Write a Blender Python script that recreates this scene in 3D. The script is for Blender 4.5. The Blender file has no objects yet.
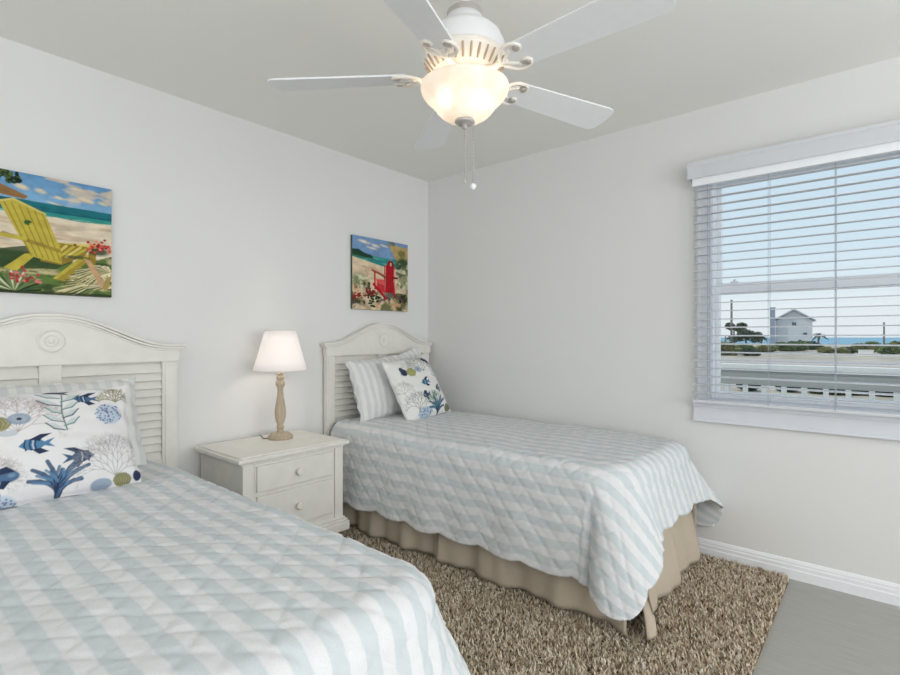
import bpy, bmesh, math, random
import numpy as np
from mathutils import Vector, Matrix, noise
random.seed(7)
rng = np.random.default_rng(7)
PI = math.pi
sc = bpy.context.scene
COL = sc.collection

# ------------------------------------------------------------------ camera
A = math.radians(40.3)
cam_d = bpy.data.cameras.new('camera'); cam = bpy.data.objects.new('camera', cam_d); COL.objects.link(cam)
cam.location = (-3.028, -2.800, 1.192)
cam.rotation_euler = (PI/2, 0, A - PI/2)
cam_d.sensor_width = 36.0; cam_d.lens = 512.0/900.0*36.0
cam_d.shift_y = -0.3/900
cam_d.clip_start = 0.02; cam_d.clip_end = 9000
sc.camera = cam
# ------------------------------------------------------------------ world
world = bpy.data.worlds.new('sky'); sc.world = world; world.use_nodes = True
nt = world.node_tree; nt.nodes.clear()
wo = nt.nodes.new('ShaderNodeOutputWorld'); bg = nt.nodes.new('ShaderNodeBackground')
tc = nt.nodes.new('ShaderNodeTexCoord'); sx = nt.nodes.new('ShaderNodeSeparateXYZ'); rp = nt.nodes.new('ShaderNodeValToRGB')
nt.links.new(tc.outputs['Generated'], sx.inputs[0]); nt.links.new(sx.outputs['Z'], rp.inputs[0])
nt.links.new(rp.outputs[0], bg.inputs[0]); nt.links.new(bg.outputs[0], wo.inputs[0])
e = rp.color_ramp.elements
e[0].position = 0.0; e[0].color = (0.80, 0.845, 0.89, 1)
e[1].position = 0.6; e[1].color = (0.50, 0.66, 0.86, 1)
k = e.new(0.05); k.color = (0.82, 0.88, 0.93, 1)
k = e.new(0.14); k.color = (0.69, 0.83, 0.94, 1)
bg.inputs[1].default_value = 1.0
# ------------------------------------------------------------------ sun + added fill lamps
def light(name, kind, loc, rot, energy, color, **kw):
    l = bpy.data.lights.new(name, kind); l.energy = energy; l.color = color
    for a, b in kw.items(): setattr(l, a, b)
    o = bpy.data.objects.new(name, l); COL.objects.link(o); o.location = loc; o.rotation_euler = rot
    return o
light('sun', 'SUN', (40, -20, 60), (math.radians(40), 0, math.radians(-150)), 1.9, (1, .97, .92), angle=.02)
# unseen fill lamps added behind and beside the camera to brighten the room
light('fill_back', 'AREA', (-2.25, -5.10, 1.40), (math.radians(112), 0, 0), 80, (.965, .985, 1),
      shape='RECTANGLE', size=3.8, size_y=1.8)
light('fill_side', 'AREA', (-4.05, -2.20, 1.40), (math.radians(114), 0, math.radians(-90)), 13.5, (.965, .985, 1),
      shape='RECTANGLE', size=3.4, size_y=1.7)
vs = sc.view_settings
vs.view_transform = 'Standard'; vs.look = 'None'; vs.gamma = 1; vs.use_curve_mapping = False
vs.exposure = 0.0
try: sc.cycles.use_denoising = True
except Exception: pass
sc.cycles.max_bounces = 10; sc.cycles.diffuse_bounces = 6; sc.cycles.transparent_max_bounces = 16

# ------------------------------------------------------------------ materials
def srgb(c):
    return tuple(((v/255)/12.92 if v/255 <= .04045 else ((v/255+.055)/1.055)**2.4) for v in c)
MATS = {}
def mat(name, c, rough=.5, metal=0, noise_amt=0, noise_scale=30, bump=0, bump_scale=200, spec=.5, emit=0, emc=None, stretch=None):
    if name in MATS: return MATS[name]
    m = bpy.data.materials.new(name); m.use_nodes = True; t = m.node_tree; N = t.nodes; L = t.links
    b = N['Principled BSDF']; c = srgb(c)
    b.inputs['Base Color'].default_value = (*c, 1); b.inputs['Roughness'].default_value = rough
    b.inputs['Metallic'].default_value = metal; b.inputs['Specular IOR Level'].default_value = spec
    co = N.new('ShaderNodeTexCoord'); mp = N.new('ShaderNodeMapping'); L.new(co.outputs['Object'], mp.inputs[0])
    if stretch: mp.inputs['Scale'].default_value = stretch
    if noise_amt:
        n = N.new('ShaderNodeTexNoise'); n.inputs['Scale'].default_value = noise_scale; n.inputs['Detail'].default_value = 5
        L.new(mp.outputs[0], n.inputs[0])
        r = N.new('ShaderNodeValToRGB'); r.color_ramp.elements[0].position = .3; r.color_ramp.elements[1].position = .7
        r.color_ramp.elements[0].color = (*[v*(1-noise_amt) for v in c], 1)
        r.color_ramp.elements[1].color = (*[min(1, v*(1+noise_amt)) for v in c], 1)
        L.new(n.outputs[0], r.inputs[0]); L.new(r.outputs[0], b.inputs['Base Color'])
    if bump:
        n = N.new('ShaderNodeTexNoise'); n.inputs['Scale'].default_value = bump_scale; n.inputs['Detail'].default_value = 3
        L.new(mp.outputs[0], n.inputs[0])
        bp = N.new('ShaderNodeBump'); bp.inputs['Strength'].default_value = bump; bp.inputs['Distance'].default_value = .004
        L.new(n.outputs[0], bp.inputs['Height']); L.new(bp.outputs[0], b.inputs['Normal'])
    if emit:
        b.inputs['Emission Color'].default_value = (*srgb(emc or (255, 255, 255)), 1); b.inputs['Emission Strength'].default_value = emit
    MATS[name] = m; return m

M_wall = mat('wall_paint', (225, 225, 224), .85, bump=.12, bump_scale=90, spec=.2)
M_ceil = mat('ceiling_paint', (236, 235, 231), .9, bump=.15, bump_scale=60, spec=.1)
M_trim = mat('trim_paint', (240, 242, 246), .35, noise_amt=.01)
M_white = mat('white_vinyl', (240, 243, 247), .35, noise_amt=.01)
M_blind = mat('blind_white', (208, 211, 216), .45, noise_amt=.01)
M_wtrim = mat('window_trim_white', (220, 223, 230), .4, noise_amt=.01)
M_furn = mat('antique_white_paint', (229, 227, 221), .5, noise_amt=.035, noise_scale=14, stretch=(1, 1, 1))
M_furn2 = mat('antique_white_knob', (232, 229, 219), .35, noise_amt=.02)
M_skirt = mat('khaki_cotton', (196, 184, 166), .95, noise_amt=.05, noise_scale=300, bump=.2, bump_scale=600, spec=.1)
M_matt = mat('mattress_ticking', (225, 225, 220), .9, noise_amt=.02)
M_fan = mat('fan_white', (232, 233, 235), .45, noise_amt=.015)
M_cream = mat('fan_cream', (238, 232, 222), .45, noise_amt=.03, noise_scale=40)
M_steel = mat('brushed_nickel', (185, 180, 176), .4, .4, noise_amt=.03)
M_groove = mat('vent_groove', (176, 160, 142), .8, noise_amt=.02)
M_wood = mat('weathered_wood', (182, 166, 144), .6, noise_amt=.14, noise_scale=10, stretch=(8, 8, 1), bump=.2, bump_scale=60)
M_cord = mat('blind_cord', (168, 176, 184), .8, noise_amt=.02)
M_rubber = mat('brown_plastic', (120, 95, 60), .5, noise_amt=.02)
M_canvas = mat('canvas_edge', (70, 80, 60), .8, noise_amt=.3, noise_scale=20)

def attr_mat(name, rough=.9, bump=.25, bscale=500, spec=.15):
    m = bpy.data.materials.new(name); m.use_nodes = True; N = m.node_tree.nodes; L = m.node_tree.links
    b = N['Principled BSDF']; b.inputs['Roughness'].default_value = rough; b.inputs['Specular IOR Level'].default_value = spec
    a = N.new('ShaderNodeAttribute'); a.attribute_name = 'Col'; L.new(a.outputs['Color'], b.inputs['Base Color'])
    n = N.new('ShaderNodeTexNoise'); n.inputs['Scale'].default_value = bscale
    co = N.new('ShaderNodeTexCoord'); L.new(co.outputs['Object'], n.inputs[0])
    bp = N.new('ShaderNodeBump'); bp.inputs['Strength'].default_value = bump; bp.inputs['Distance'].default_value = .002
    L.new(n.outputs[0], bp.inputs['Height']); L.new(bp.outputs[0], b.inputs['Normal'])
    return m
M_print = attr_mat('printed_linen'); M_paint = attr_mat('painted_canvas', .6, .3, 250); M_pile = attr_mat('shag_yarn', .95, 0)

def stripe_mat(name, ca, cb, period, duty=.5, axis='X', fuzzy=.06):
    m = bpy.data.materials.new(name); m.use_nodes = True; N = m.node_tree.nodes; L = m.node_tree.links
    b = N['Principled BSDF']; b.inputs['Roughness'].default_value = .92; b.inputs['Specular IOR Level'].default_value = .12
    uv = N.new('ShaderNodeTexCoord'); s = N.new('ShaderNodeSeparateXYZ'); L.new(uv.outputs['UV'], s.inputs[0])
    nz = N.new('ShaderNodeTexNoise'); nz.inputs['Scale'].default_value = 60; nz.inputs['Detail'].default_value = 4; L.new(uv.outputs['UV'], nz.inputs[0])
    def M(op, *v):
        n = N.new('ShaderNodeMath'); n.operation = op
        for i, q in enumerate(v):
            if isinstance(q, (int, float)): n.inputs[i].default_value = q
            else: L.new(q, n.inputs[i])
        return n.outputs[0]
    x = s.outputs[axis]
    w = M('MULTIPLY', M('SUBTRACT', nz.outputs[0], .5), .004)
    x = M('ADD', x, w)
    f = M('ABSOLUTE', M('SUBTRACT', M('FRACT', M('DIVIDE', x, period)), .5))        # 0 .. .5
    mr = N.new('ShaderNodeMapRange'); mr.inputs['From Min'].default_value = duty/2-fuzzy/2; mr.inputs['From Max'].default_value = duty/2+fuzzy/2
    L.new(f, mr.inputs[0])
    mx = N.new('ShaderNodeMix'); mx.data_type = 'RGBA'; mx.inputs[6].default_value = (*srgb(ca), 1); mx.inputs[7].default_value = (*srgb(cb), 1)
    L.new(mr.outputs[0], mx.inputs[0])
    # woven thread flecks
    wv = N.new('ShaderNodeTexNoise'); wv.inputs['Scale'].default_value = 260; wv.inputs['Detail'].default_value = 5; L.new(uv.outputs['UV'], wv.inputs[0])
    hs = N.new('ShaderNodeHueSaturation'); L.new(mx.outputs[2], hs.inputs['Color']); L.new(M('ADD', M('MULTIPLY', wv.outputs[0], .16), .92), hs.inputs['Value'])
    L.new(hs.outputs[0], b.inputs['Base Color'])
    bp = N.new('ShaderNodeBump'); bp.inputs['Strength'].default_value = .35; bp.inputs['Distance'].default_value = .002; L.new(wv.outputs[0], bp.inputs['Height']); L.new(bp.outputs[0], b.inputs['Normal'])
    return m
M_quilt = stripe_mat('quilt_stripe', (203, 210, 213), (222, 223, 225), .074)
M_ticking = stripe_mat('sham_stripe', (210, 213, 214), (226, 226, 224), .050, .5)

# ------------------------------------------------------------------ geometry helpers
def link(name, me, m=None, parent=None):
    o = bpy.data.objects.new(name, me); COL.objects.link(o)
    if m is not None:
        for q in (m if isinstance(m, (list, tuple)) else [m]): me.materials.append(q)
    if parent is not None: o.parent = parent
    return o
def obj(name, bm, m=None, parent=None, smooth=False, bevel=0):
    me = bpy.data.meshes.new(name)
    bmesh.ops.recalc_face_normals(bm, faces=bm.faces[:])
    if smooth:
        for f in bm.faces: f.smooth = True
    bm.to_mesh(me); bm.free()
    o = link(name, me, m, parent)
    if bevel:
        b = o.modifiers.new('bevel', 'BEVEL'); b.width = bevel; b.segments = 2; b.limit_method = 'ANGLE'; b.angle_limit = math.radians(40)
    return o
def thing(name, label, cat, loc=(0, 0, 0), group=None, rot=(0, 0, 0)):
    o = bpy.data.objects.new(name, None); COL.objects.link(o); o.empty_display_size = .05
    o.location = loc; o.rotation_euler = rot; o['label'] = label; o['category'] = cat
    if group: o['group'] = group
    return o
def tag(o, label, cat, group=None):
    o['label'] = label; o['category'] = cat
    if group: o['group'] = group
    return o
def struct(o): o['kind'] = 'structure'; return o
def box(bm, x0, x1, y0, y1, z0, z1, mi=0, M=None):
    vs_ = [bm.verts.new((x, y, z)) for x in (x0, x1) for y in (y0, y1) for z in (z0, z1)]
    if M is not None:
        for v in vs_: v.co = M @ v.co
    for q in ((0,1,3,2),(4,6,7,5),(0,4,5,1),(2,3,7,6),(0,2,6,4),(1,5,7,3)):
        f = bm.faces.new([vs_[i] for i in q]); f.material_index = mi
    return vs_
def lathe(bm, prof, seg=40, M=None, mi=0, arc=None):
    rings = []
    for r, z in prof:
        ring = []
        for i in range(seg):
            a = 2*PI*i/seg
            co = Vector((r*math.cos(a), r*math.sin(a), z))
            ring.append(bm.verts.new(M @ co if M is not None else co))
        rings.append(ring)
    for a, b in zip(rings, rings[1:]):
        for i in range(seg):
            f = bm.faces.new((a[i], a[(i+1) % seg], b[(i+1) % seg], b[i])); f.material_index = mi
    for ring in (rings[0], rings[-1]):
        try: bm.faces.new(ring).material_index = mi
        except ValueError: pass
def tube(bm, pts, r, seg=8, cap=True, mi=0):
    pts = [Vector(p) for p in pts]; rs = r if isinstance(r, (list, tuple)) else [r]*len(pts)
    rings = []; up = None
    for i, p in enumerate(pts):
        d = (pts[min(i+1, len(pts)-1)] - pts[max(i-1, 0)]).normalized()
        if up is None: up = d.orthogonal().normalized()
        up = (up - d*up.dot(d)).normalized(); s = d.cross(up)
        rings.append([bm.verts.new(p + (up*math.cos(2*PI*k/seg) + s*math.sin(2*PI*k/seg))*rs[i]) for k in range(seg)])
    for a, b in zip(rings, rings[1:]):
        for k in range(seg): bm.faces.new((a[k], a[(k+1) % seg], b[(k+1) % seg], b[k])).material_index = mi
    if cap:
        bm.faces.new(rings[0]).material_index = mi; bm.faces.new(rings[-1]).material_index = mi
def prism(bm, poly, y0, y1, M=None, mi=0):
    """poly in x,z; extruded along y"""
    a = [bm.verts.new((x, y0, z)) for x, z in poly]; b = [bm.verts.new((x, y1, z)) for x, z in poly]
    if M is not None:
        for v in a+b: v.co = M @ v.co
    bm.faces.new(a).material_index = mi; bm.faces.new(b[::-1]).material_index = mi; n = len(poly)
    for i in range(n): bm.faces.new((a[i], b[i], b[(i+1) % n], a[(i+1) % n])).material_index = mi
def grid_mesh(name, P, uv=None, col=None, m=None, parent=None, closed=False, smooth=True):
    """P: (n,m,3)"""
    n, k = P.shape[:2]
    idx = np.arange(n*k).reshape(n, k)
    q = np.stack([idx[:-1, :-1], idx[1:, :-1], idx[1:, 1:], idx[:-1, 1:]], -1).reshape(-1, 4)
    me = bpy.data.meshes.new(name)
    me.vertices.add(n*k); me.vertices.foreach_set('co', P.reshape(-1).astype(np.float32))
    me.loops.add(q.size); me.loops.foreach_set('vertex_index', q.reshape(-1).astype(np.int32))
    me.polygons.add(len(q)); me.polygons.foreach_set('loop_start', np.arange(0, q.size, 4, dtype=np.int32))
    me.polygons.foreach_set('loop_total', np.full(len(q), 4, dtype=np.int32))
    me.polygons.foreach_set('use_smooth', np.full(len(q), smooth))
    me.update(calc_edges=True)
    if uv is not None:
        l = me.uv_layers.new(name='UVMap'); l.data.foreach_set('uv', uv.reshape(-1, 2)[q.reshape(-1)].reshape(-1).astype(np.float32))
    if col is not None:
        c = me.color_attributes.new('Col', 'FLOAT_COLOR', 'POINT')
        cc = np.ones((n*k, 4), np.float32); cc[:, :3] = col.reshape(-1, 3); c.data.foreach_set('color', cc.reshape(-1))
    me.validate()
    return link(name, me, m, parent)

# ================================================================== ROOM
RX0, RY0, H = -4.5, -5.6, 2.44
WY0, WY1, WZ0, WZ1 = -3.02, -2.085, .865, 2.050       # window opening
bm = bmesh.new(); box(bm, RX0-.1, .0, RY0-.1, .0, -.1, 0)
floor = obj('floor', bm); struct(floor)
m = bpy.data.materials.new('vinyl_plank'); m.use_nodes = True; N = m.node_tree.nodes; L = m.node_tree.links; b = N['Principled BSDF']
co = N.new('ShaderNodeTexCoord'); br = N.new('ShaderNodeTexBrick'); br.inputs['Scale'].default_value = 1
br.inputs['Brick Width'].default_value = 1.2; br.inputs['Row Height'].default_value = .18; br.inputs['Mortar Size'].default_value = .0012
br.inputs['Color1'].default_value = (*srgb((166, 166, 161)), 1); br.inputs['Color2'].default_value = (*srgb((169, 168, 164)), 1); br.inputs['Mortar'].default_value = (*srgb((156, 155, 151)), 1)
mpb = N.new('ShaderNodeMapping'); mpb.inputs['Rotation'].default_value = (0, 0, PI/2); L.new(co.outputs['Object'], mpb.inputs[0]); L.new(mpb.outputs[0], br.inputs[0])
mp = N.new('ShaderNodeMapping'); mp.inputs['Scale'].default_value = (26, 3, 1); L.new(co.outputs['Object'], mp.inputs[0])
nz = N.new('ShaderNodeTexNoise'); nz.inputs['Scale'].default_value = 3; nz.inputs['Detail'].default_value = 8; L.new(mp.outputs[0], nz.inputs[0])
hs = N.new('ShaderNodeHueSaturation'); mm = N.new('ShaderNodeMath'); mm.operation = 'MULTIPLY_ADD'; mm.inputs[1].default_value = .3; mm.inputs[2].default_value = .85
L.new(nz.outputs[0], mm.inputs[0]); L.new(mm.outputs[0], hs.inputs['Value']); L.new(br.outputs[0], hs.inputs['Color']); L.new(hs.outputs[0], b.inputs['Base Color'])
b.inputs['Roughness'].default_value = .55
floor.data.materials.append(m)
bm = bmesh.new(); box(bm, RX0-.1, .12, RY0-.1, .1, H, H+.1); struct(obj('ceiling', bm, M_ceil))
bm = bmesh.new(); box(bm, RX0, .12, 0, .1, 0, H); struct(obj('wall_left', bm, M_wall))
bm = bmesh.new()
box(bm, 0, .12, WY1, 0, 0, H); box(bm, 0, .12, RY0, WY0, 0, H); box(bm, 0, .12, WY0, WY1, 0, WZ0); box(bm, 0, .12, WY0, WY1, WZ1, H)
struct(obj('wall_right', bm, M_wall))
bm = bmesh.new(); box(bm, RX0, .12, RY0-.1, RY0, 0, H); struct(obj('wall_back', bm, M_wall))
bm = bmesh.new(); box(bm, RX0-.1, RX0, RY0, 0, 0, H); struct(obj('wall_near', bm, M_wall))
# baseboards (profile in depth,height)
prof = [(0, 0), (.016, 0), (.016, .045), (.013, .05), (.013, .066), (.010, .072), (.010, .080), (.005, .092), (0, .094)]
bm = bmesh.new(); prism(bm, [(-d, h) for d, h in prof], RY0, -.0); struct(obj('baseboard_right', bm, M_trim))
bm = bmesh.new(); prism(bm, [(-d, h) for d, h in prof], RX0, -.017, M=Matrix.Rotation(PI/2, 4, 'Z') @ Matrix.Scale(-1, 4, (0, 1, 0)))
struct(obj('baseboard_left', bm, M_trim))

# ---- window_1
win = bpy.data.objects.new('window_1', None); COL.objects.link(win); win.location = (0, (WY0+WY1)/2, WZ0); struct(win)
def wpart(name, bm, m, bevel=.002, parent=None, **k):
    for v in bm.verts: v.co -= Vector(win.location)
    return obj(name, bm, m, parent or win, bevel=bevel, **k)
bm = bmesh.new()
box(bm, -.018, 0, WY1, WY1+.062, WZ0-.03, WZ1+.06); box(bm, -.018, 0, WY0-.062, WY0, WZ0-.03, WZ1+.06); box(bm, -.018, 0, WY0-.062, WY1+.062, WZ1, WZ1+.06)
box(bm, -.024, 0, WY1+.05, WY1+.066, WZ0-.03, WZ1+.06); box(bm, -.024, 0, WY0-.066, WY0-.05, WZ0-.03, WZ1+.06)
wpart('window_casing', bm, M_wtrim)
bm = bmesh.new(); box(bm, -.05, .03, WY0-.085, WY1+.085, WZ0-.028, WZ0-.004)
wpart('window_sill', bm, M_wtrim, .004)
bm = bmesh.new(); box(bm, -.016, 0, WY0-.07, WY1+.085, .735, WZ0-.028); box(bm, -.024, 0, WY0-.07, WY1+.085, .735, .752); box(bm, -.028, 0, WY0-.07, WY1+.085, .815, WZ0-.028)
wpart('window_apron', bm, M_wtrim)
bm = bmesh.new()
for s in ((WY1-.012, WY1), (WY0, WY0+.012)): box(bm, .0, .12, s[0], s[1], WZ0-.004, WZ1)
box(bm, 0, .12, WY0+.012, WY1-.012, WZ1-.012, WZ1); box(bm, .03, .12, WY0+.012, WY1-.012, WZ0-.004, WZ0+.014)
wpart('window_frame', bm, M_white)
def sash(x, z0, z1, rb, rt, lab):
    y0, y1 = WY0+.012, WY1-.012
    bm = bmesh.new()
    box(bm, x, x+.03, y1-.021, y1, z0, z1); box(bm, x, x+.03, y0, y0+.021, z0, z1)
    box(bm, x, x+.03, y0+.021, y1-.021, z0, z0+rb); box(bm, x, x+.03, y0+.021, y1-.021, z1-rt, z1)
    s = wpart('window_sash', bm, M_white)
    bm = bmesh.new(); box(bm, x+.013, x+.017, y0+.019, y1-.019, z0+rb-.002, z1-rt+.002)
    p = wpart('glass_pane', bm, M_glass, 0, s)
M_glass = bpy.data.materials.new('window_glass'); M_glass.use_nodes = True; N = M_glass.node_tree.nodes; L = M_glass.node_tree.links
N.clear(); o_ = N.new('ShaderNodeOutputMaterial'); tr = N.new('ShaderNodeBsdfTransparent'); gl = N.new('ShaderNodeBsdfGlossy'); gl.inputs['Roughness'].default_value = .02
mx = N.new('ShaderNodeMixShader'); mx.inputs[0].default_value = .012; tr.inputs[0].default_value = (.97, .985, .98, 1)
L.new(tr.outputs[0], mx.inputs[1]); L.new(gl.outputs[0], mx.inputs[2]); L.new(mx.outputs[0], o_.inputs[0])
sash(.078, 1.425, 2.038, .055, .020, 'upper'); sash(.04, WZ0+.014, 1.482, .020, .052, 'lower')
for yy in (-2.19, -2.9):
    bm = bmesh.new(); box(bm, .035, .07, yy-.018, yy+.018, 1.482, 1.490); lathe(bm, [(.008, 1.490), (.008, 1.501), (.004, 1.503)], 12, Matrix.Translation((.055, yy, 0)))
    wpart('sash_lock', bm, M_white, .001)

# ---- blind
BY0, BY1 = -3.11, -2.008
bl = thing('window_blind', 'white horizontal slat blind hanging open over the window above the bed foot', 'blind', (-.05, (BY0+BY1)/2, 2.03))
def bpart(name, bm, m, bevel=.001, **k):
    for v in bm.verts: v.co -= Vector(bl.location)
    return obj(name, bm, m, bl, bevel=bevel, **k)
pv = [(-.030, 2.03), (-.085, 2.03), (-.089, 2.036), (-.089, 2.05), (-.083, 2.058), (-.083, 2.11), (-.089, 2.118), (-.091, 2.130), (-.030, 2.130)]
pv = [(-.074,2.044),(-.080,2.044),(-.082,2.048),(-.083,2.112),(-.087,2.118),(-.089,2.132),(-.074,2.132)]
bm = bmesh.new(); prism(bm, pv, BY0-.02, BY1+.022)
box(bm, -.074, -.004, BY1+.010, BY1+.022, 2.044, 2.132); box(bm, -.074, -.004, BY0-.02, BY0-.008, 2.044, 2.132)
bpart('valance', bm, M_blind)
bm = bmesh.new(); box(bm, -.068, -.026, BY0, BY1, 2.006, 2.05); bpart('head_rail', bm, M_white)  # whiter than the valance, colour stands in for light passing through
z = 1.982; zs = []
while z > .885: zs.append(z); z -= .0434
bm = bmesh.new()
n = 8
for k_ in range(n):
    x0 = -.025 + .05*k_/n - .0; x1 = -.025 + .05*(k_+1)/n
    h0 = .0025*(1-(x0/.025)**2); h1 = .0025*(1-(x1/.025)**2)
    vv = [bm.verts.new(c) for c in ((x0, BY0, h0), (x1, BY0, h1), (x1, BY1, h1), (x0, BY1, h0), (x0, BY0, h0-.0028), (x1, BY0, h1-.0028), (x1, BY1, h1-.0028), (x0, BY1, h0-.0028))]
    for q in ((0,1,2,3),(7,6,5,4),(0,4,5,1),(2,6,7,3),(3,7,4,0),(1,5,6,2)): bm.faces.new([vv[i] for i in q])
for v in bm.verts: v.co.y -= bl.location.y
slat = obj('slat', bm, M_blind, bl, smooth=False)
slat.location = (0, 0, zs[0]-2.03); slat.rotation_euler = (0, math.radians(-3), 0)
for z in zs[1:]:
    s = slat.copy(); COL.objects.link(s); s.parent = bl; s.location = (0, 0, z-2.03)
bm = bmesh.new(); box(bm, -.076, -.024, BY0, BY1, .840, .858); bpart('bottom_rail', bm, M_blind, .004)
for yy in (-2.085, -2.362, -2.629, -2.896, -3.04):
    bm = bmesh.new()
    for xx in (-.077, -.023): tube(bm, [(xx, yy, 2.0), (xx, yy, .85)], .0011, 6)
    tube(bm, [(-.05, yy+.004, 2.0), (-.05, yy+.004, .85)], .001, 6)
    bpart('ladder_cord', bm, M_cord, 0)

# ================================================================== RASTER PAINTING HELPERS
class Ras:
    def __init__(s, w, h, bgc, aspect):
        s.w, s.h, s.a = w, h, aspect                     # aspect = width/height ; coordinates x in 0..aspect, y in 0..1 (down)
        ys, xs = np.mgrid[0:h, 0:w]
        s.X = (xs+.5)/w*aspect; s.Y = (ys+.5)/h
        s.c = np.zeros((h, w, 3)); s.c[:] = srgb(bgc)
    def put(s, mask, c, al=1.0):
        mk = (np.clip(mask, 0, 1)*al)[..., None]; s.c = s.c*(1-mk) + np.array(srgb(c))*mk
    def poly(s, pts, c, al=1.0):
        X, Y = s.X, s.Y; ins = np.zeros(X.shape, bool); n = len(pts)
        for i in range(n):
            x0, y0 = pts[i]; x1, y1 = pts[(i+1) % n]
            if y0 == y1: continue
            cnd = ((y0 > Y) != (y1 > Y)) & (X < (x1-x0)*(Y-y0)/(y1-y0)+x0); ins ^= cnd
        s.put(ins.astype(float), c, al); return ins
    def ell(s, x, y, rx, ry, c, rot=0, al=1.0, soft=.15):
        ca, sa = math.cos(rot), math.sin(rot); u = ((s.X-x)*ca+(s.Y-y)*sa)/rx; v = (-(s.X-x)*sa+(s.Y-y)*ca)/ry
        d = np.sqrt(u*u+v*v); s.put(np.clip((1-d)/soft, 0, 1), c, al)
    def line(s, pts, w, c, al=1.0, w2=None):
        n = len(pts)-1
        for i in range(n):
            (x0, y0), (x1, y1) = pts[i], pts[i+1]; dx, dy = x1-x0, y1-y0; L2 = dx*dx+dy*dy+1e-12
            t = np.clip(((s.X-x0)*dx+(s.Y-y0)*dy)/L2, 0, 1); d = np.hypot(s.X-x0-t*dx, s.Y-y0-t*dy)
            ww = w if w2 is None else w + (w2-w)*((i+t)/n)
            px = 1/s.h
            s.put(np.clip((ww/2-d)/px+.5, 0, 1), c, al)
    def fbm(s, sc_, seed=0, sy=1):
        r = np.random.default_rng(seed); out = np.zeros(s.X.shape); amp = 1
        for o_ in range(4):
            g = r.random((64, 64)); f = sc_*2**o_
            x = s.X*f; y = s.Y*f*sy; xi = np.floor(x).astype(int); yi = np.floor(y).astype(int); fx = x-xi; fy = y-yi
            fx = fx*fx*(3-2*fx); fy = fy*fy*(3-2*fy)
            G = lambda a, b_: g[b_ % 64, a % 64]
            out += amp*((G(xi, yi)*(1-fx)+G(xi+1, yi)*fx)*(1-fy)+(G(xi, yi+1)*(1-fx)+G(xi+1, yi+1)*fx)*fy); amp *= .5
        return out/1.875
    def tint(s, n, lo, hi): s.c *= (lo+(hi-lo)*n)[..., None]

def mixpts(base, s, x, y, flip=1): return [(x+flip*px*s, y+py*s) for px, py in base]
BLUE, NAVY, LIGHT = (82, 112, 146), (48, 60, 88), (140, 168, 190)
def fish(R, x, y, s, c1, c2, flip=1, style=0):
    if style == 0:      # angel fish
        R.poly(mixpts([(-1, 0), (-.55, -.42), (.1, -.5), (.45, -.15), (.45, .15), (.05, .45), (-.55, .32)], s, x, y, flip), c1)
        R.poly(mixpts([(-.4, -.4), (.3, -.75), (1.0, -.75), (.35, -.4), (.2, -.2)], s, x, y, flip), c2)
        R.poly(mixpts([(-.3, .3), (.1, .75), (.7, .62), (.25, .3)], s, x, y, flip), c2)
        R.poly(mixpts([(.35, -.1), (1.1, -.35), (.75, 0), (1.1, .35), (.35, .12)], s, x, y, flip), c1)
        for k_ in (-.6, -.3, 0): R.line(mixpts([(k_, -.4), (k_-.08, 0), (k_, .36)], s, x, y, flip), .09*s, c2)
        R.line(mixpts([(-.15, -.3), (-.2, 0), (-.15, .3)], s, x, y, flip), .07*s, (215, 225, 230), .8)
    else:
        R.ell(x, y, s*.75, s*.42, c1); R.poly(mixpts([(.5, 0), (1.1, -.5), (.95, 0), (1.1, .45)], s, x, y, flip), c2)
        R.poly(mixpts([(-.5, -.3), (0, -.75), (.5, -.6), (.45, -.2)], s, x, y, flip), c2); R.poly(mixpts([(-.2, .3), (.2, .8), (.5, .7), (.3, .2)], s, x, y, flip), c2)
        R.ell(x-.25*s*flip, y-.05*s, s*.3, s*.2, LIGHT, al=.6, soft=.6)
def branch(R, x, y, ang, ln, w, depth, c, al, r, spread=.5):
    x1 = x+math.cos(ang)*ln; y1 = y-math.sin(ang)*ln
    R.line([(x, y), (x1, y1)], w, c, al, w*.75)
    if depth:
        for d in ((-spread, spread) if r.random() < .6 else (-spread, .05, spread)):
            branch(R, x1, y1, ang+d*(.7+.6*r.random()), ln*(.68+.2*r.random()), w*.78, depth-1, c, al, r, spread)
def coral(R, x, y, s, c, w=.012, depth=4, n=5, al=.7, seed=1, fan=1.2):
    r = random.Random(seed)
    for i in range(n): branch(R, x, y, PI/2+(i-(n-1)/2)/max(1, n-1)*2*fan*.9, s*.3, w, depth, c, al, r)
def fatcoral(R, x, y, s, seed=2):
    for a_, l_ in ((-1.25, .75), (-.75, .9), (-.25, 1.0), (.15, .7), (.55, 1.0), (1.0, .95), (1.4, .6)):
        p = [(x+math.sin(a_*t)*l_*s*t*1.0, y-math.cos(a_*t*.7)*l_*s*t) for t in np.linspace(0, 1, 5)]
        R.line(p, .16*s, NAVY if seed else BLUE, .9, .10*s); R.line(p, .09*s, BLUE, .8, .05*s)
        q = p[3]; R.line([p[2], (q[0]+.18*s, q[1]-.05*s)], .08*s, BLUE, .9); R.line([p[2], (q[0]-.16*s, q[1]+.02*s)], .07*s, (95, 135, 170), .9)
def sponge(R, x, y, rx, ry, c=(160, 185, 210), seed=3):
    R.ell(x, y, rx, ry, c, al=.75, soft=.2); r = random.Random(seed)
    for i in range(70):
        a_ = r.random()*2*PI; q = math.sqrt(r.random())*.95; R.ell(x+rx*q*math.cos(a_), y+ry*q*math.sin(a_), .011, .009, (70, 90, 140), al=.8, soft=.5)
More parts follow.
